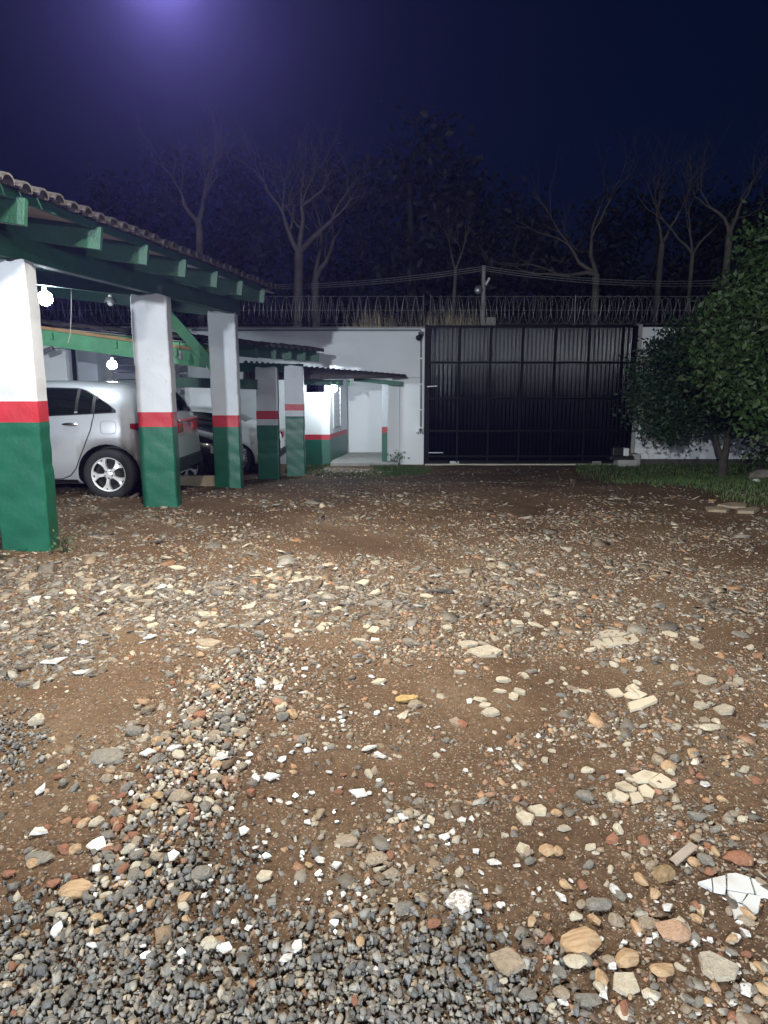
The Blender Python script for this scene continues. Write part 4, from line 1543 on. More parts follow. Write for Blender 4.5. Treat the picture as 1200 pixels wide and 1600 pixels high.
def bush(label, px, py, n, h, w, seed, size=.09, leaf=LEAFB, name='leafy_bush', cat='bush'):
    x, y = gpx(px, py)
    rng = np.random.default_rng(seed)
    r2 = random.Random(seed)
    z = gzf(x, y)
    t = empty(name, (0, 0, 0))
    tag(t, label, cat)
    st = MB()
    for k in range(5):
        st.tube([(x, y, z - .03), (x + r2.gauss(0, w * .3), y + r2.gauss(0, w * .2), z + h * .5), (x + r2.gauss(0, w * .5), y + r2.gauss(0, w * .4), z + h * .9)], [.008, .006, .003], 4)
    st.build('stems', BARKD, t)
    V, Fa = leaf_mass(rng, [(x, y, z + h * .55, w, w * .8, h * .5)], n, size, .5)
    link('foliage', mesh_np('foliage', V, Fa, leaf), t)


bush('low bush with pale leaves at the foot of the large broad-leaved tree', 1190, 745, 420, .75, .45, 3)
bush('thin young shrub against the white wall near the gate post', 995, 716, 90, .85, .16, 4, .09, LEAFA)
bush('second thin young shrub against the white wall, under the citrus-like tree', 1085, 720, 140, .95, .26, 5, .1, LEAFA)
bush('scrubby weed growing at the pier base beside the gate', 647, 724, 60, .5, .16, 6, .06, GRASS, 'weed_plant', 'weed')
bush('scrubby weed at the corner of the entrance step', 622, 727, 70, .35, .2, 7, .06, GRASS, 'weed_plant', 'weed')
bush('dark creeping plant around the concrete block by the gate', 985, 722, 220, .3, .3, 8, .07, LEAFA, 'weed_plant', 'weed')
bush('small weed sprouting at the foot of the nearest pillar', 103, 866, 60, .16, .08, 9, .04, GRASS, 'weed_plant', 'weed')
bush('tiny weed at the photo edge by the nearest pillar', 3, 880, 40, .1, .07, 10, .035, GRASS, 'weed_plant', 'weed')


def blades(name, label, P, h, m, seed, wid=.006, lean=.45):
    rng = np.random.default_rng(seed)
    n = len(P)
    a = rng.uniform(0, 2 * math.pi, n)
    hh = h * rng.uniform(.5, 1.3, n)
    dx, dy = np.cos(a), np.sin(a)
    l = hh * lean * rng.uniform(.2, 1.2, n)
    p = np.asarray(P)
    w = wid * rng.uniform(.7, 1.4, n)
    z0 = np.zeros(n)
    V = np.stack([p + np.stack([-dy * w, dx * w, z0], 1), p + np.stack([dy * w, -dx * w, z0], 1), p + np.stack([dx * l * .4 + dy * w * .7, dy * l * .4 - dx * w * .7, hh * .6], 1), p + np.stack([dx * l * .4 - dy * w * .7, dy * l * .4 + dx * w * .7, hh * .6], 1), p + np.stack([dx * l, dy * l, hh], 1)], 1).reshape(-1, 3)
    o = np.arange(n)[:, None] * 5
    Fa = np.concatenate([o + np.array([[0, 1, 2]]), o + np.array([[0, 2, 3]]), o + np.array([[3, 2, 4]])], 0)
    ob = link(name, mesh_np(name, V, Fa, m))
    tag(ob, label, None, None, 'stuff')


def scatter_px(poly_fn, n, x0, x1, y0, y1, rng):
    X = rng.uniform(x0, x1, n * 3)
    Y = rng.uniform(y0, y1, n * 3)
    Z = gz(X, Y)
    u, v = to_px(X, Y, Z)
    k = rng.random(n * 3) < poly_fn(u, v, X, Y)
    X, Y, Z = X[k][:n], Y[k][:n], Z[k][:n]
    return np.stack([X, Y, Z], 1)


rg = np.random.default_rng(12)


def grass_right(u, v, X, Y):
    e = 757 + 45 * np.clip((u - 1060) / 140, 0, 1) - 14 * np.clip((1000 - u) / 100, 0, 1)
    d = np.clip((e + 10 * vnoise(u * .04, v * .1, 4) - v) / 14, 0, 1)
    return d * (u > 900) * (.35 + .65 * vnoise(X * 2.5, Y * 2.5, 7))


blades('grass', 'short dark grass below the trees by the gate', scatter_px(grass_right, 26000, 2.5, 10, 8.5, 16, rg), .055, GRASS, 3)


def grass_mid(u, v, X, Y):
    c = ((u - 560) / 115) ** 2 + ((v - 736) / 10) ** 2
    m = ((u - 545) / 45) ** 2 + ((v - 733) / 8) ** 2
    return (c < 1) * (m > .8) * (.3 + .7 * vnoise(X * 3, Y * 3, 8))


blades('grass', 'thin grass fringe in front of the entrance step', scatter_px(grass_mid, 6000, -2.2, 1.2, 13, 15.9, rg), .05, GRASS, 4)
dg = np.stack([rg.normal(-0.2, .35, 500).tolist() + rg.normal(1.55, .42, 700).tolist() + rg.uniform(-.6, 2.6, 200).tolist(), rg.uniform(16.5, 17.1, 1400), np.full(1400, 1.95)], 1)
blades('dry_grass', 'tall dry straw-coloured grass behind the top of the wall', dg, 1.05, DRYG, 5, .006, .3)


# ------------------------------------------------------------------ gravel and stones
def ico():
    t = (1 + 5 ** .5) / 2
    v = np.array([(-1, t, 0), (1, t, 0), (-1, -t, 0), (1, -t, 0), (0, -1, t), (0, 1, t), (0, -1, -t), (0, 1, -t), (t, 0, -1), (t, 0, 1), (-t, 0, -1), (-t, 0, 1)], float)
    v /= np.linalg.norm(v[0])
    f = np.array([(0, 11, 5), (0, 5, 1), (0, 1, 7), (0, 7, 10), (0, 10, 11), (1, 5, 9), (5, 11, 4), (11, 10, 2), (10, 7, 6), (7, 1, 8), (3, 9, 4), (3, 4, 2), (3, 2, 6), (3, 6, 8), (3, 8, 9), (4, 9, 5), (2, 4, 11), (6, 2, 10), (8, 6, 7), (9, 8, 1)])
    return v, f


OCT = (np.array([(1, 0, 0), (-1, 0, 0), (0, 1, 0), (0, -1, 0), (0, 0, 1), (0, 0, -1)], float), np.array([(0, 2, 4), (2, 1, 4), (1, 3, 4), (3, 0, 4), (2, 0, 5), (1, 2, 5), (3, 1, 5), (0, 3, 5)]))
ICO = ico()
CUB = (np.array([(-1, -1, -1), (1, -1, -1), (1, 1, -1), (-1, 1, -1), (-.75, -.8, 1), (.8, -.7, 1), (.7, .8, 1), (-.8, .75, 1)], float) * .72, np.array([(0, 2, 1), (0, 3, 2), (4, 5, 6), (4, 6, 7), (0, 1, 5), (0, 5, 4), (1, 2, 6), (1, 6, 5), (2, 3, 7), (2, 7, 6), (3, 0, 4), (3, 4, 7)]))
PAL_GREY = np.array([(.105, .101, .094), (.14, .134, .122), (.088, .085, .08), (.175, .165, .148), (.12, .108, .095), (.20, .188, .168), (.10, .10, .10)])
PAL_MIX = np.array([(.28, .24, .185), (.21, .18, .145), (.36, .31, .24), (.17, .15, .125), (.31, .20, .12), (.24, .135, .085), (.42, .38, .31), (.18, .175, .165), (.52, .50, .46)])
PAL_SOIL = np.array([(.145, .10, .066), (.19, .135, .09), (.11, .076, .052), (.26, .20, .14), (.13, .105, .085), (.26, .145, .08), (.36, .31, .24)])
PAL_RUB = np.array([(.15, .13, .11), (.19, .17, .14), (.12, .105, .09), (.24, .21, .18), (.17, .135, .10), (.21, .19, .17), (.32, .30, .26)]) * .82


def stones(name, label, P, R, pal, flat, rng, base=ICO, jit=.28, lift=.3):
    v0, f0 = base
    n, k = len(P), len(v0)
    sc = rng.uniform(.7, 1.3, (n, 1, 3)) * np.array([1, .85, 1.0])
    sc[:, :, 2] *= flat * rng.uniform(.7, 1.2, (n, 1))
    V = v0[None] * (1 + rng.uniform(-jit, jit, (n, k, 1)))
    V = V + rng.normal(0, .13 if k == 8 else .1, (n, k, 3))
    V = V * sc * R[:, None, None]
    a = rng.uniform(0, 2 * math.pi, n)
    tx, ty = rng.normal(0, .28, n), rng.normal(0, .28, n)
    ca, sa = np.cos(a), np.sin(a)
    x = V[:, :, 0] * ca[:, None] - V[:, :, 1] * sa[:, None]
    y = V[:, :, 0] * sa[:, None] + V[:, :, 1] * ca[:, None]
    z = V[:, :, 2] + x * tx[:, None] + y * ty[:, None]
    W = np.stack([x, y, z], 2) + P[:, None, :]
    W[:, :, 2] += (R * flat * lift)[:, None]
    Fa = (np.arange(n)[:, None, None] * k + f0[None]).reshape(-1, 3)
    c = pal[rng.integers(0, len(pal), n)] * rng.uniform(.75, 1.25, (n, 1))
    c = np.repeat(c, k, 0)
    ob = link(name, mesh_np(name, W.reshape(-1, 3), Fa, STONEM, c))
    tag(ob, label, None, None, 'stuff')
    return ob


def G(u, v, cx, cy, rx, ry, rot=0.0):
    c, s = math.cos(rot), math.sin(rot)
    x, y = (u - cx), (v - cy)
    a, b = (x * c + y * s) / rx, (-x * s + y * c) / ry
    return np.exp(-(a * a + b * b) ** 2)


def S(u, v, cx, cy, rx, ry, rot=0.0):
    c, s = math.cos(rot), math.sin(rot)
    x, y = (u - cx), (v - cy)
    a, b = (x * c + y * s) / rx, (-x * s + y * c) / ry
    return np.exp(-(a * a + b * b) ** 1.2)


def bare(u, v):
    """worn patches of bare soil"""
    m = 0
    for g in ((640, 1075, 110, 45, 0), (570, 985, 60, 22, 0), (770, 1110, 130, 60, 0), (830, 1330, 150, 75, .1), (500, 1230, 120, 70, -.2), (150, 1100, 120, 60, -.3), (190, 1010, 90, 30, 0),
              (420, 1380, 90, 50, -.5), (1130, 1000, 90, 40, 0), (1120, 1500, 90, 70, 0), (1100, 800, 110, 22, 0), (700, 1200, 100, 40, 0), (60, 1240, 90, 60, 0), (900, 1200, 90, 45, 0), (560, 850, 120, 22, 0)):
        m = np.maximum(m, G(u, v, *g))
    return m


def dark_zone(u, v):
    """clean grey road gravel"""
    a = S(u, v, 90, 1560, 400, 150, -.25)
    b = S(u, v, 590, 1575, 290, 170, 0)
    c = S(u, v, 330, 1610, 460, 110, 0)
    d = S(u, v, 10, 1170, 85, 85, 0) * .6
    e = S(u, v, 250, 1400, 230, 100, -.6) * .6
    f = G(u, v, 400, 850, 240, 40, .15) * .25
    return np.maximum.reduce([a, b, c, d, e, f])


def ridge_zone(u, v):
    """the pale mixed ridge running up from the gravel"""
    return np.maximum.reduce([G(u, v, 300, 1190, 190, 62, -.95), G(u, v, 370, 1075, 110, 48, -.6), G(u, v, 250, 1300, 150, 70, -.9) * .8])


def rubble_zone(u, v):
    return np.maximum.reduce([G(u, v, 150, 930, 330, 62, .05), G(u, v, 430, 930, 230, 45, 0), G(u, v, 60, 1010, 150, 60, 0), G(u, v, 600, 960, 120, 40, 0) * .7])


def band(n, y0, y1, fn, rng, pad=.35):
    Y = rng.uniform(y0, y1, n)
    X = rng.uniform(-1, 1, n) * (.60 * Y + pad)
    Z = gz(X, Y)
    u, v = to_px(X, Y, Z)
    nz = vnoise(X * 2.1, Y * 2.1, 31) * .6 + vnoise(X * 6.3, Y * 6.3, 32) * .4
    k = rng.random(n) < fn(u, v, nz)
    return np.stack([X[k], Y[k], Z[k]], 1)


rs = np.random.default_rng(77)
# clean grey gravel, three overlapping layers
PAL_GREY = np.concatenate([PAL_GREY * 1.3, PAL_GREY * 1.3, PAL_GREY * 1.3, PAL_MIX[:4], PAL_SOIL[3:4]])
P = band(44000, 1.15, 3.4, lambda u, v, z: np.clip(dark_zone(u, v) * 1.55 - .75 * z, 0, 1), rs)
P[:, 2] += rs.uniform(-.004, .012, len(P))
stones('gravel', 'clean dark grey crushed gravel heap in front', P, np.clip(np.exp(rs.normal(math.log(.0082), .34, len(P))), .003, .017), PAL_GREY, .8, rs, CUB, .3)
# mixed ridge
P = band(26000, 1.3, 4.2, lambda u, v, z: np.clip(ridge_zone(u, v) * 1.1 + dark_zone(u, v) * .08 - .1, 0, 1), rs)
P[:, 2] += rs.uniform(0, .012, len(P))
stones('gravel', 'pale mixed pebbles along the low ridge', P, rs.uniform(.005, .016, len(P)), PAL_MIX, .6, rs, CUB, .3)
# loose small stones over the soil, near
P = band(52000, 1.2, 4.4, lambda u, v, z: np.clip((.16 + 1.1 * (z - .3)) * (1 - .93 * bare(u, v)) * (1 - dark_zone(u, v)), 0, 1), rs)
stones('gravel', 'loose small stones on the near soil', P, np.exp(rs.normal(math.log(.0064), .55, len(P))), np.concatenate([PAL_SOIL, PAL_SOIL, PAL_MIX[:6]]), .55, rs, CUB, .35, .1)
# grit
P = band(85000, 1.15, 4.0, lambda u, v, z: np.clip((.35 + .6 * z) * (1 - .45 * bare(u, v)) * (1 - .5 * dark_zone(u, v)), 0, 1), rs)
stones('grit', 'fine grit on the near soil', P, rs.uniform(.0018, .0042, len(P)), PAL_SOIL, .7, rs, OCT, .3)
# thin broken chips pressed into the dirt
PRI = (np.array([(math.cos(2 * math.pi * q / 5), math.sin(2 * math.pi * q / 5), z) for z in (-1, 1) for q in range(5)]), np.array([(5, 6, 7), (5, 7, 8), (5, 8, 9)] + [t for q in range(5) for t in ((q, (q + 1) % 5, 5 + (q + 1) % 5), (q, 5 + (q + 1) % 5, 5 + q))]))
P = band(15000, 1.2, 5.0, lambda u, v, z: np.clip((.05 + 1.3 * (z - .35)) * (1 - .9 * bare(u, v)) * (1 - .6 * dark_zone(u, v)), 0, 1), rs)
stones('stone_chips', 'thin angular stone chips pressed into the near dirt', P, np.exp(rs.normal(math.log(.0105), .45, len(P))), np.concatenate([PAL_MIX, PAL_MIX[:4], PAL_RUB]), .2, rs, PRI, .3, .3)
P = band(26000, 4.0, 9.5, lambda u, v, z: np.clip((.04 + 1.3 * (z - .36)) * (1 - .9 * bare(u, v)), 0, 1), rs)
stones('stone_chips', 'thin angular stone chips pressed into the dirt of the far yard', P, np.exp(rs.normal(math.log(.018), .5, len(P))), np.concatenate([PAL_MIX[:4], PAL_RUB, PAL_SOIL]), .18, rs, PRI, .3, .3)
# middle and far stones
P = band(62000, 3.6, 8.2, lambda u, v, z: np.clip((.14 + 1.1 * (z - .28)) * (1 - .9 * bare(u, v)), 0, 1), rs)
stones('gravel', 'small stones across the middle of the yard', P, np.exp(rs.normal(math.log(.0088), .5, len(P))), np.concatenate([PAL_SOIL, PAL_SOIL, PAL_RUB, PAL_MIX[:4]]), .5, rs, CUB, .35, .1)
P = band(48000, 3.0, 7.0, lambda u, v, z: np.clip(rubble_zone(u, v) * 1.1 - .75 * z, 0, 1), rs)
stones('rubble', 'flat grey rubble spread before the nearest pillar', P, np.exp(rs.normal(math.log(.0125), .5, len(P))), PAL_RUB, .34, rs, CUB, .3, .15)
P = band(30000, 7.5, 15.4, lambda u, v, z: np.clip((.1 + .9 * (z - .25)) * (1 - .8 * bare(u, v)) * np.where((u > 900) & (v < 760), .1, 1), 0, 1), rs)
stones('gravel', 'scattered small stones at the far end of the yard', P, np.exp(rs.normal(math.log(.0125), .45, len(P))), np.concatenate([PAL_SOIL, PAL_SOIL, PAL_RUB]), .4, rs, CUB, .3, .1)
P = band(60000, 3.9, 8.0, lambda u, v, z: np.clip((G(u, v, 950, 925, 420, 85) + .7 * G(u, v, 560, 900, 260, 60)) * (.35 + .9 * z) * .62 * (1 - .8 * bare(u, v)), 0, 1), rs)
stones('gravel', 'fine beige gravel worn into the far half of the yard', P, np.exp(rs.normal(math.log(.0062), .4, len(P))), np.concatenate([PAL_SOIL[1:4], PAL_MIX[:3], PAL_RUB]), .5, rs, CUB, .35, .15)
Xh = rs.normal(-.85, .42, 1500)
Yh = rs.normal(14.3, .28, 1500)
stones('gravel', 'small heap of pale gravel in front of the entrance step', np.stack([Xh, Yh, gz(Xh, Yh)], 1), rs.uniform(.012, .028, 1500), PAL_MIX, .7, rs, ICO)


# ---- single stones and shards
def poly_shard(rng, n, t, rough=.28):
    a = sorted([2 * math.pi * (k + rng.uniform(-.32, .32)) / n for k in range(n)])
    p = [(math.cos(q) * rng.uniform(1 - rough, 1 + rough), math.sin(q) * rng.uniform(1 - rough, 1 + rough)) for q in a]
    return p


def shard_mesh(seed, n, t, m, rough=.28, chip=.9):
    rng = random.Random(seed)
    p = poly_shard(rng, n, t, rough)
    vs = [(x, y, 0) for x, y in p] + [(x * chip, y * chip, t) for x, y in p]
    fs = [tuple(range(n - 1, -1, -1)), tuple(range(n, 2 * n))] + [(i, (i + 1) % n, n + (i + 1) % n, n + i) for i in range(n)]
    return MB().add(vs, fs).mesh('shard', m)


def lump_mesh(seed, m, flat=.5, jit=.22):
    r = np.random.default_rng(seed)
    v, f = ICO
    # one subdivision for a rounder lump
    vs = [tuple(q) for q in v]
    cache = {}

    def midp(a, b):
        k = (min(a, b), max(a, b))
        if k not in cache:
            q = np.array(vs[a]) + np.array(vs[b])
            q /= np.linalg.norm(q)
            vs.append(tuple(q))
            cache[k] = len(vs) - 1
        return cache[k]
    nf = []
    for a, b_, c in f:
        x, y, z = midp(a, b_), midp(b_, c), midp(c, a)
        nf += [(a, x, z), (b_, y, x), (c, z, y), (x, y, z)]
    W = np.array(vs)
    # planar cuts make it a broken stone rather than a ball
    for _ in range(7):
        d = r.normal(size=3)
        d /= np.linalg.norm(d)
        h = r.uniform(.55, .85)
        s = W @ d
        W = W - np.where(s > h, s - h, 0)[:, None] * d
    W *= (1 + r.uniform(-.06, .06, (len(W), 1))) * np.array([1, .78, flat])
    return MB().add([tuple(q) for q in W], nf).mesh('lump', m)


def place(me, name, px, py, wpx, rz, tilt=0, stretch=.8, sink=0, zoff=0, zscale=None):
    x, y = gpx(px, py)
    d = y * cP + HC * sP
    s = wpx / F * d / 2
    o = link(name, me)
    u_, v_ = np.array([float(px)]), np.array([float(py)])
    bed = .014 * float(np.clip(dark_zone(u_, v_) * 1.4, 0, 1)[0]) + .008 * float(ridge_zone(u_, v_)[0])
    o.location = (x, y, gzf(x, y) + sink * s + zoff + bed)
    r = random.Random(int(px * 31 + py))
    o.rotation_euler = (r.gauss(0, tilt), r.gauss(0, tilt), rz)
    o.scale = (s, s * stretch, min(zscale, .3 * s) if zscale is not None else s)
    return o


NAMED = [
    # label, category/name, px, py, width px, mesh kind, material, n/flat, rotation
    ('large layered orange rock with pale bands, biggest of the near rocks', 'rock', 911, 1475, 74, 'lump', LAYER, .42, .1),
    ('cream flat stone just below the big layered rock', 'rock', 899, 1503, 46, 'lump', CREAM, .3, .2),
    ('orange-brown angular rock beside the big layered rock', 'rock', 979, 1497, 50, 'lump', LAYER, .45, .4),
    ('salmon pink broken block near the cracked white slab', 'rock', 1050, 1455, 62, 'lump', mat('salmon_stone', (.36, .225, .145), .85, .3, 2.5, .6, 8, dirt=((.2, .13, .08), 3, .5, .7)), .5, -.2),
    ('tan oblong stone to the side of the orange-brown rock', 'rock', 1034, 1515, 50, 'lump', LAYER, .4, .05),
    ('beige wedge-shaped stone standing below the orange-brown rock', 'rock', 976, 1535, 46, 'shard', CREAM, 5, .9),
    ('rusty brown broken stone left of the beige wedge', 'rock', 938, 1530, 36, 'lump', LAYER, .5, 1.2),
    ('grey flat stone at the bottom beside the beige wedge', 'rock', 918, 1562, 48, 'lump', GREYS, .35, .1),
    ('large pale grey flat stone right of the rock cluster', 'rock', 1118, 1507, 66, 'shard', PALES, 6, .2),
    ('brown and ochre block under the dark timber splinter', 'rock', 1038, 1364, 44, 'lump', mat('ochre_stone', (.24, .16, .08), .85, .5, 2, .6, 8), .6, .5),
    ('reddish brick piece near the frame edge above the cracked slab', 'brick fragment', 1152, 1336, 52, 'lump', REDS, .4, .1),
    ('tan stone pair lying at the edge of the grey gravel, larger piece', 'rock', 792, 1507, 58, 'shard', TANS, 6, -.5),
    ('speckled chipped white and brown tile on the grey gravel', 'tile fragment', 717, 1413, 50, 'shard', BISQUE, 6, .4),
    ('bright orange-red brick crumb on the grey gravel', 'brick fragment', 677, 1446, 26, 'lump', REDS, .6, .3),
    ('tan grey stone at the upper rim of the grey gravel', 'rock', 612, 1361, 36, 'lump', TANS, .55, .3),
    ('tan grey flat stone left on the grey gravel, rounded', 'rock', 632, 1420, 38, 'lump', GREYS, .4, .8),
    ('brown-grey large stone above the rock cluster', 'rock', 936, 1412, 46, 'lump', GREYS, .5, .2),
    ('cream pale stone among the gravel above the timber splinter', 'rock', 1012, 1442, 36, 'shard', TANS, 5, .2),
    ('big orange sandstone lump on the left grey gravel', 'rock', 117, 1393, 56, 'lump', LAYER, .4, .15),
    ('flat grey-brown stone half sunk left of the pale ridge', 'rock', 165, 1182, 66, 'lump', GREYS, .22, -.25),
    ('rounded grey-brown stone on the ridge beside white shards', 'rock', 281, 1262, 44, 'lump', TANS, .45, .1),
    ('dark grey-brown stone at the foot of the ridge', 'rock', 318, 1376, 46, 'lump', GREYS, .4, .4),
    ('flat dark stone lying low on the left soil', 'rock', 62, 1338, 52, 'lump', GREYS, .25, .05),
    ('upright pale yellow stone near the left edge', 'rock', 58, 1130, 30, 'lump', CREAM, .8, .3),
    ('dark round stone left of the pale ridge', 'rock', 211, 1146, 32, 'lump', GREYS, .5, .2),
    ('cubic grey stone on the right flank of the ridge', 'rock', 440, 1126, 26, 'lump', GREYS, .7, .4),
    ('oval dark grey stone right of the pale ridge', 'rock', 437, 1098, 30, 'lump', GREYS, .45, .1),
    ('smooth beige oval stone near the lower middle', 'rock', 542, 1308, 40, 'lump', TANS, .35, .1),
    ('twin beige stacked stones in the lower middle', 'rock', 588, 1336, 44, 'lump', TANS, .4, .3),
    ('pale beige angular stone in the lower middle', 'rock', 414, 1366, 28, 'shard', CREAM, 6, .3),
    ('large cream stone with white side on the gravel', 'rock', 328, 1485, 30, 'lump', CREAM, .7, .3),
    ('pale stone on the grey gravel near the left edge', 'rock', 87, 1427, 30, 'lump', TANS, .4, .2),
    ('cream flagstone lying alone on the soil, middle', 'flagstone', 818, 1322, 30, 'shard', CREAM, 5, .6),
    ('beige flat stone beside a small white shard, middle', 'flagstone', 841, 1262, 32, 'shard', CREAM, 6, .1),
    ('beige broken stone left of the flat one, middle', 'flagstone', 822, 1273, 34, 'shard', CREAM, 5, 1.4),
    ('pale jagged flagstone in the middle of the yard', 'flagstone', 768, 1109, 32, 'shard', PALES, 7, .2),
    ('tan rounded stone beside the jagged flagstone, middle', 'rock', 787, 1066, 26, 'lump', CREAM, .5, .1),
    ('wide pale slab left of the broken flagstones', 'flagstone', 760, 1023, 54, 'shard', PALES, 6, .05),
    ('pale slab right of the small shards, middle distance', 'flagstone', 732, 1009, 34, 'shard', PALES, 6, .3),
    ('low white-grey slab block near the right edge', 'flagstone', 1110, 1135, 40, 'lump', CREAM, .35, .3),
    ('cream angular slab above the low white-grey one', 'flagstone', 1132, 1107, 40, 'shard', PALES, 5, .2),
    ('small cream slab left of the cream angular slab', 'flagstone', 1095, 1102, 28, 'shard', PALES, 5, .9),
    ('pale slab high on the right side of the yard', 'flagstone', 1102, 1063, 34, 'shard', PALES, 6, .1),
    ('lone grey rock standing on the far right ground', 'rock', 1028, 948, 26, 'lump', GREYS, .5, .2),
    ('lone pale stone on the far middle ground', 'rock', 896, 927, 18, 'lump', CREAM, .55, .2),
    ('pale flat stone beside the big triangular slab, left', 'flagstone', 325, 959, 34, 'shard', PALES, 6, .1),
    ('tan kite-shaped slab on the left soil patch', 'flagstone', 322, 1003, 44, 'shard', TANS, 6, .2),
    ('cream rounded stone on the upper left ground', 'rock', 232, 968, 22, 'lump', CREAM, .5, .2),
    ('small brown rock block before the second pillar', 'rock', 266, 816, 15, 'lump', TANS, .7, .2),
    ('pale grey block beside the small brown rock', 'rock', 281, 820, 14, 'lump', GREYS, .6, .2),
    ('flat pale stone close to the nearest pillar', 'flagstone', 155, 870, 28, 'shard', GREYS, 5, .2),
    ('yellow ochre splintered rock in the middle of the yard', 'rock', 636, 1092, 40, 'lump', mat('yellow_rock', (.40, .26, .10), .85, .4, 2, .6, 8), .4, .4),
    ('tan lump right below the yellow splintered rock', 'rock', 648, 1102, 26, 'lump', TANS, .6, .2),
    ('white pebble lump beside the tree grass at the edge', 'rock', 1180, 757, 16, 'lump', mat('white_stone', (.6, .6, .58), .8, .1, 9, .3, 50), .6, .1),
    ('brown boulder at the frame edge under the bush', 'rock', 1190, 750, 44, 'lump', GREYS, .6, .1),
]
for i, (lab, cat, px, py, w, kind, m, par, rz) in enumerate(NAMED):
    if kind == 'lump':
        o = place(lump_mesh(200 + i, m, par), cat.replace(' ', '_'), px, py, w, rz, .08, .85, par * .35)
    else:
        o = place(shard_mesh(300 + i, par, 1.0, m, .22, .93), cat.replace(' ', '_'), px, py, w, rz, .05, .85, 0, 0, .014)
    tag(o, lab, cat)


def cracked(label, cat, pieces, m, t, zoff=0):
    """a slab broken into pieces that still lie together; outlines measured on the ground"""
    s = empty(cat.replace(' ', '_'), (0, 0, 0))
    tag(s, label, cat)
    for k, poly in enumerate(pieces):
        g = [gpx(*p) for p in poly]
        cx, cy = sum(q[0] for q in g) / len(g), sum(q[1] for q in g) / len(g)
        g = [(cx + (q[0] - cx) * .965, cy + (q[1] - cy) * .965) for q in g]
        ar = sum(g[i][0] * g[(i + 1) % len(g)][1] - g[(i + 1) % len(g)][0] * g[i][1] for i in range(len(g)))
        if ar < 0:
            g = g[::-1]
        z = gzf(cx, cy) + .004 + zoff
        n = len(g)
        vs = [(x, y, z - .012) for x, y in g] + [(cx + (x - cx) * .985, cy + (y - cy) * .985, z + t + .0015 * ((k * 7) % 3)) for x, y in g]
        fs = [tuple(range(n - 1, -1, -1)), tuple(range(n, 2 * n))] + [(i, (i + 1) % n, n + (i + 1) % n, n + i) for i in range(n)]
        MB().add(vs, fs).build('piece', m, s)


cracked('large white glazed slab cracked into several pieces near the frame edge', 'cracked slab',
        [[(1090, 1374), (1112, 1368), (1114, 1386)], [(1113, 1368), (1134, 1363), (1136, 1384), (1134, 1390), (1115, 1386)], [(1136, 1362), (1150, 1361), (1172, 1368), (1180, 1394), (1136, 1386)],
         [(1173, 1369), (1188, 1374), (1212, 1382), (1214, 1400), (1182, 1396)], [(1136, 1388), (1168, 1393), (1161, 1406), (1140, 1400)], [(1170, 1394), (1190, 1398), (1186, 1418), (1176, 1424), (1160, 1408)], [(1138, 1401), (1160, 1409), (1178, 1425), (1148, 1428)]], GLAZE, .007)
cracked('cluster of broken cream paving pieces fitting together on the soil', 'cracked slab',
        [[(948, 1243), (960, 1232), (985, 1243), (978, 1252)], [(960, 1224), (975, 1220), (996, 1232), (992, 1239), (974, 1233)], [(983, 1240), (998, 1238), (1006, 1250), (988, 1253)], [(997, 1229), (1008, 1224), (1024, 1236), (1020, 1245), (1004, 1244)],
         [(976, 1217), (1006, 1203), (1030, 1209), (1014, 1221), (998, 1222)], [(1013, 1221), (1032, 1209), (1058, 1225), (1046, 1232), (1026, 1230)]], CREAM, .006)
cracked('two long broken cream slabs side by side on the right', 'cracked slab', [[(945, 1080), (966, 1077), (976, 1088), (960, 1091)], [(974, 1088), (990, 1078), (1012, 1088), (1000, 1096), (980, 1095)], [(980, 1103), (1022, 1091), (1028, 1099), (1000, 1112), (984, 1115)]], CREAM, .006)
cracked('wide cracked pale slab in the middle distance', 'cracked slab', [[(922, 1003), (934, 997), (950, 1008), (936, 1013)], [(940, 999), (972, 996), (986, 1008), (950, 1012)], [(935, 988), (960, 983), (985, 990), (972, 995), (940, 997)], [(974, 996), (990, 991), (1000, 1003), (988, 1008)]], PALES, .006)
cracked('flat brown flagstones on the grass edge by the trees', 'flagstone', [[(1102, 795), (1125, 793), (1142, 797), (1135, 800), (1105, 799)], [(1120, 790), (1142, 786), (1168, 788), (1166, 794), (1140, 793)], [(1150, 799), (1178, 795), (1188, 798), (1178, 803), (1152, 802)]], TANS, .02, .01)

# the dark splintered board lying beside the ochre block
x, y = gpx(1066, 1334)
d = MB()
d.bar(Vector((x - .042, y - .028, gzf(x, y) + .008)), Vector((x + .05, y + .03, gzf(x, y) + .03)), .028, .007)
d = d.build('timber_splinter', mat('weathered_wood', (.28, .23, .19), .85, .25, 9, .4, 60), None)
tag(d, 'dark weathered timber splinter lying above the ochre block', 'timber')

def zone(px, py):
    u, v = np.array([float(px)]), np.array([float(py)])
    if dark_zone(u, v)[0] > .4:
        return 'among the dark grey gravel'
    if ridge_zone(u, v)[0] > .4:
        return 'on the pale pebble ridge'
    if py < 1010 and px < 620:
        return 'in the rubble before the nearest pillar'
    if py < 1060:
        return 'on the far half of the yard'
    if px > 860:
        return 'on the soil near the cracked white slab' if py > 1290 else 'on the soil by the cream paving pieces'
    return 'on the bare brown soil in the middle'


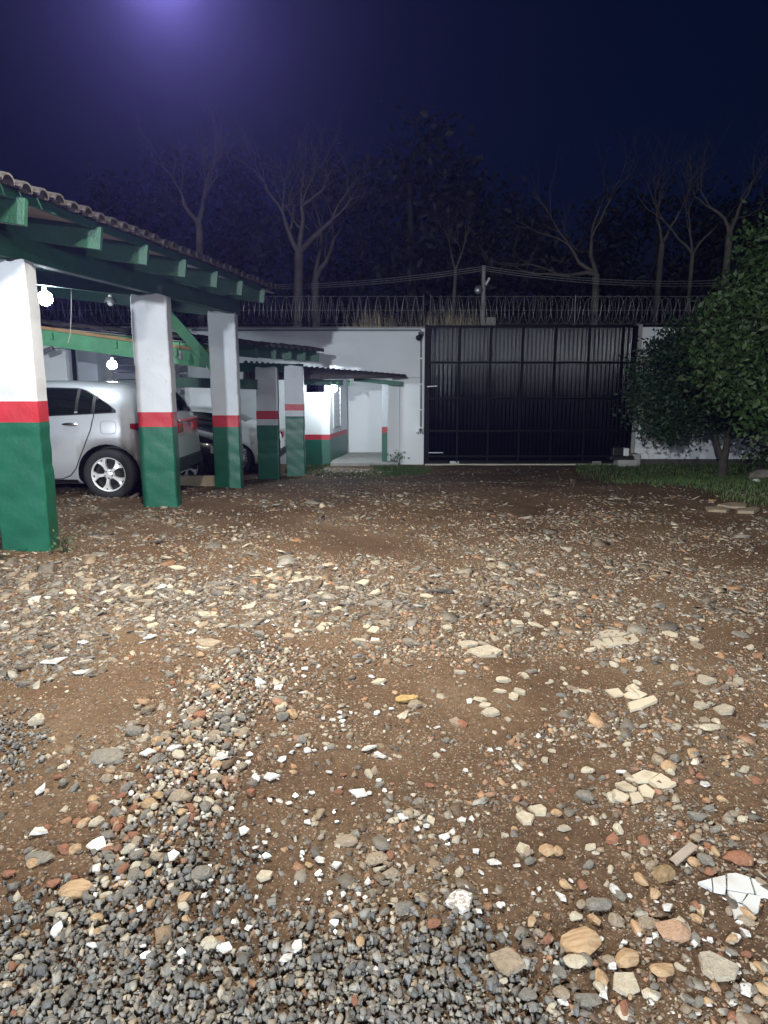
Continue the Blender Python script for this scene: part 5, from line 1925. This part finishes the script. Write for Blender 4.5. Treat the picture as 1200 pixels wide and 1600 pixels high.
# white tile shards: measured ones first
SH_ME = [shard_mesh(500 + i, 4 + i % 3, 1.0, GLAZE, .30, .95) for i in range(12)]
MEAS = [(231, 1182, 30), (346, 1196, 36), (270, 1180, 26), (65, 1235, 26), (152, 1321, 36), (62, 1298, 30), (406, 1073, 24), (434, 1080, 22), (440, 1098, 14), (577, 1165, 26), (592, 1175, 24), (563, 1233, 34),
        (400, 1223, 20), (422, 1218, 26), (387, 1200, 16), (335, 1225, 18), (381, 1304, 20), (271, 1353, 24), (415, 1337, 16), (500, 1341, 18), (524, 1348, 18), (497, 1362, 14), (629, 1271, 18), (694, 1303, 20), (721, 1276, 18),
        (737, 1274, 12), (743, 1326, 14), (770, 1345, 24), (665, 1285, 14), (652, 1290, 12), (877, 1400, 22), (961, 1389, 28), (842, 1390, 12), (833, 1396, 10), (89, 1461, 30), (12, 1443, 16), (145, 1490, 18), (230, 1513, 18),
        (352, 1488, 26), (387, 1452, 16), (462, 1480, 26), (449, 1497, 24), (285, 1503, 16), (283, 1520, 14), (318, 1410, 14), (219, 1437, 16), (575, 1376, 18), (523, 1443, 16), (540, 1420, 12), (536, 1397, 14), (561, 1398, 12), (515, 1395, 10),
        (88, 1027, 46), (127, 1045, 32), (232, 994, 24), (478, 942, 26), (250, 915, 34), (55, 937, 30), (587, 1004, 22), (74, 935, 16), (130, 1000, 18), (300, 988, 20), (478, 1048, 16), (475, 1060, 10), (590, 1113, 14), (581, 1060, 12), (497, 1046, 10),
        (729, 1389, 12), (748, 1428, 14), (758, 1395, 12), (780, 1417, 14), (880, 1570, 18), (1170, 1540, 30), (1042, 1418, 22), (1150, 1458, 18), (1166, 1450, 20), (1110, 1465, 14), (1086, 1471, 14), (1140, 1483, 14), (1015, 1470, 18), (944, 1557, 20),
        (1106, 1485, 10), (957, 1509, 16), (1108, 1565, 12), (1016, 1566, 12), (1184, 1548, 12), (1100, 1225, 22), (505, 943, 12), (160, 925, 16), (20, 953, 18), (443, 1188, 16), (480, 1172, 16), (505, 1122, 10), (520, 1124, 12), (535, 1125, 10), (466, 1165, 12), (545, 1164, 10), (357, 1108, 12), (310, 1115, 10), (250, 1225, 12), (205, 1243, 12), (178, 1252, 12)]
rr = random.Random(4)
cnt = 0
for (px, py, w) in MEAS:
    o = place(SH_ME[rr.randrange(12)], 'tile_shard', px, py, w, rr.uniform(0, 6.28), .10, rr.uniform(.55, .85), 0, .004, .006)
    tag(o, ('larger' if w > 20 else 'small') + ' white glazed tile shard lying ' + zone(px, py), 'tile shard', ('larger' if w > 20 else 'small') + ' white tile shards ' + zone(px, py))
for k in range(150):
    z = rr.random()
    if z < .45:
        px, py = rr.gauss(400, 130), rr.gauss(1220, 110)
    elif z < .7:
        px, py = rr.gauss(600, 180), rr.gauss(1300, 110)
    elif z < .85:
        px, py = rr.uniform(900, 1190), rr.uniform(1380, 1590)
    else:
        px, py = rr.uniform(0, 620), rr.uniform(880, 1010)
    if not (5 < px < 1195 and 870 < py < 1592):
        continue
    w = rr.uniform(7, 13)
    o = place(SH_ME[rr.randrange(12)], 'tile_shard', px, py, w, rr.uniform(0, 6.28), .18, rr.uniform(.5, .9), 0, .003, .005)
    tag(o, 'small white glazed tile shard lying ' + zone(px, py), 'tile shard', 'small white tile shards ' + zone(px, py))

# loose flat stones and lumps one can pick out
FL_ME = [shard_mesh(700 + i, 5 + i % 3, 1.0, (PALES, CREAM, GREYS, TANS)[i % 4], .25, .9) for i in range(12)]
LU_ME = [lump_mesh(800 + i, (TANS, GREYS, CREAM, LAYER, REDS, GREYS)[i % 6], .55) for i in range(18)]
for k in range(270):
    if k < 130:
        px, py = rr.uniform(0, 620), rr.gauss(930, 38)
        w = rr.uniform(12, 30)
    elif k < 215:
        px, py = rr.uniform(560, 1200), rr.gauss(1010, 55)
        w = rr.uniform(12, 26)
    else:
        px, py = rr.uniform(560, 1200), rr.uniform(1060, 1420)
        w = rr.uniform(12, 24)
    if py < 868:
        continue
    fk = rr.randrange(12)
    o = place(FL_ME[fk], 'flat_stone', px, py, w, rr.uniform(0, 6.28), .12, rr.uniform(.5, .9), 0, 0, .011)
    kd = ('pale', 'cream', 'grey', 'tan')[fk % 4]
    tag(o, 'loose %s flat stone lying ' % kd + zone(px, py), 'stone', '%s flat stones ' % kd + zone(px, py))
for k in range(280):
    if k < 120:
        t = rr.random()
        px, py = 130 + 270 * t + rr.gauss(0, 60), 1400 - 350 * t + rr.gauss(0, 50)
        w = rr.uniform(14, 30)
    elif k < 200:
        px, py = rr.uniform(820, 1200), rr.uniform(1180, 1590)
        w = rr.uniform(14, 34)
    else:
        px, py = rr.uniform(0, 1200), rr.uniform(1000, 1590)
        w = rr.uniform(12, 26)
    if not (2 < px < 1198 and py < 1595):
        continue
    lk = rr.randrange(18)
    o = place(LU_ME[lk], 'stone_lump', px, py, w, rr.uniform(0, 6.28), .2, rr.uniform(.7, 1), .2)
    kd = ('tan', 'grey', 'cream', 'banded orange', 'brick-red', 'grey')[lk % 6]
    tag(o, 'small broken %s stone lump lying ' % kd + zone(px, py), 'stone', '%s stone lumps ' % kd + zone(px, py))


# ------------------------------------------------------------------ night air
hz = MB().box((-48, -14, -3), (48, 46, 17)).build('haze', None)
hm = bpy.data.materials.new('night_haze')
hm.use_nodes = True
hn = hm.node_tree
hn.nodes.remove(hn.nodes['Principled BSDF'])
pv = hn.nodes.new('ShaderNodeVolumePrincipled')
pv.inputs['Color'].default_value = (.25, .23, 1.0, 1)  # violet tint stands in for the lamp's lens-flare glow
pv.inputs['Density'].default_value = 0.0021
pv.inputs['Anisotropy'].default_value = 0.72
hn.links.new(pv.outputs[0], hn.nodes['Material Output'].inputs['Volume'])
hz.data.materials.clear()
hz.data.materials.append(hm)
tag(hz, 'thin night haze over the yard, tinted violet for lens-flare glow', None, None, 'stuff')
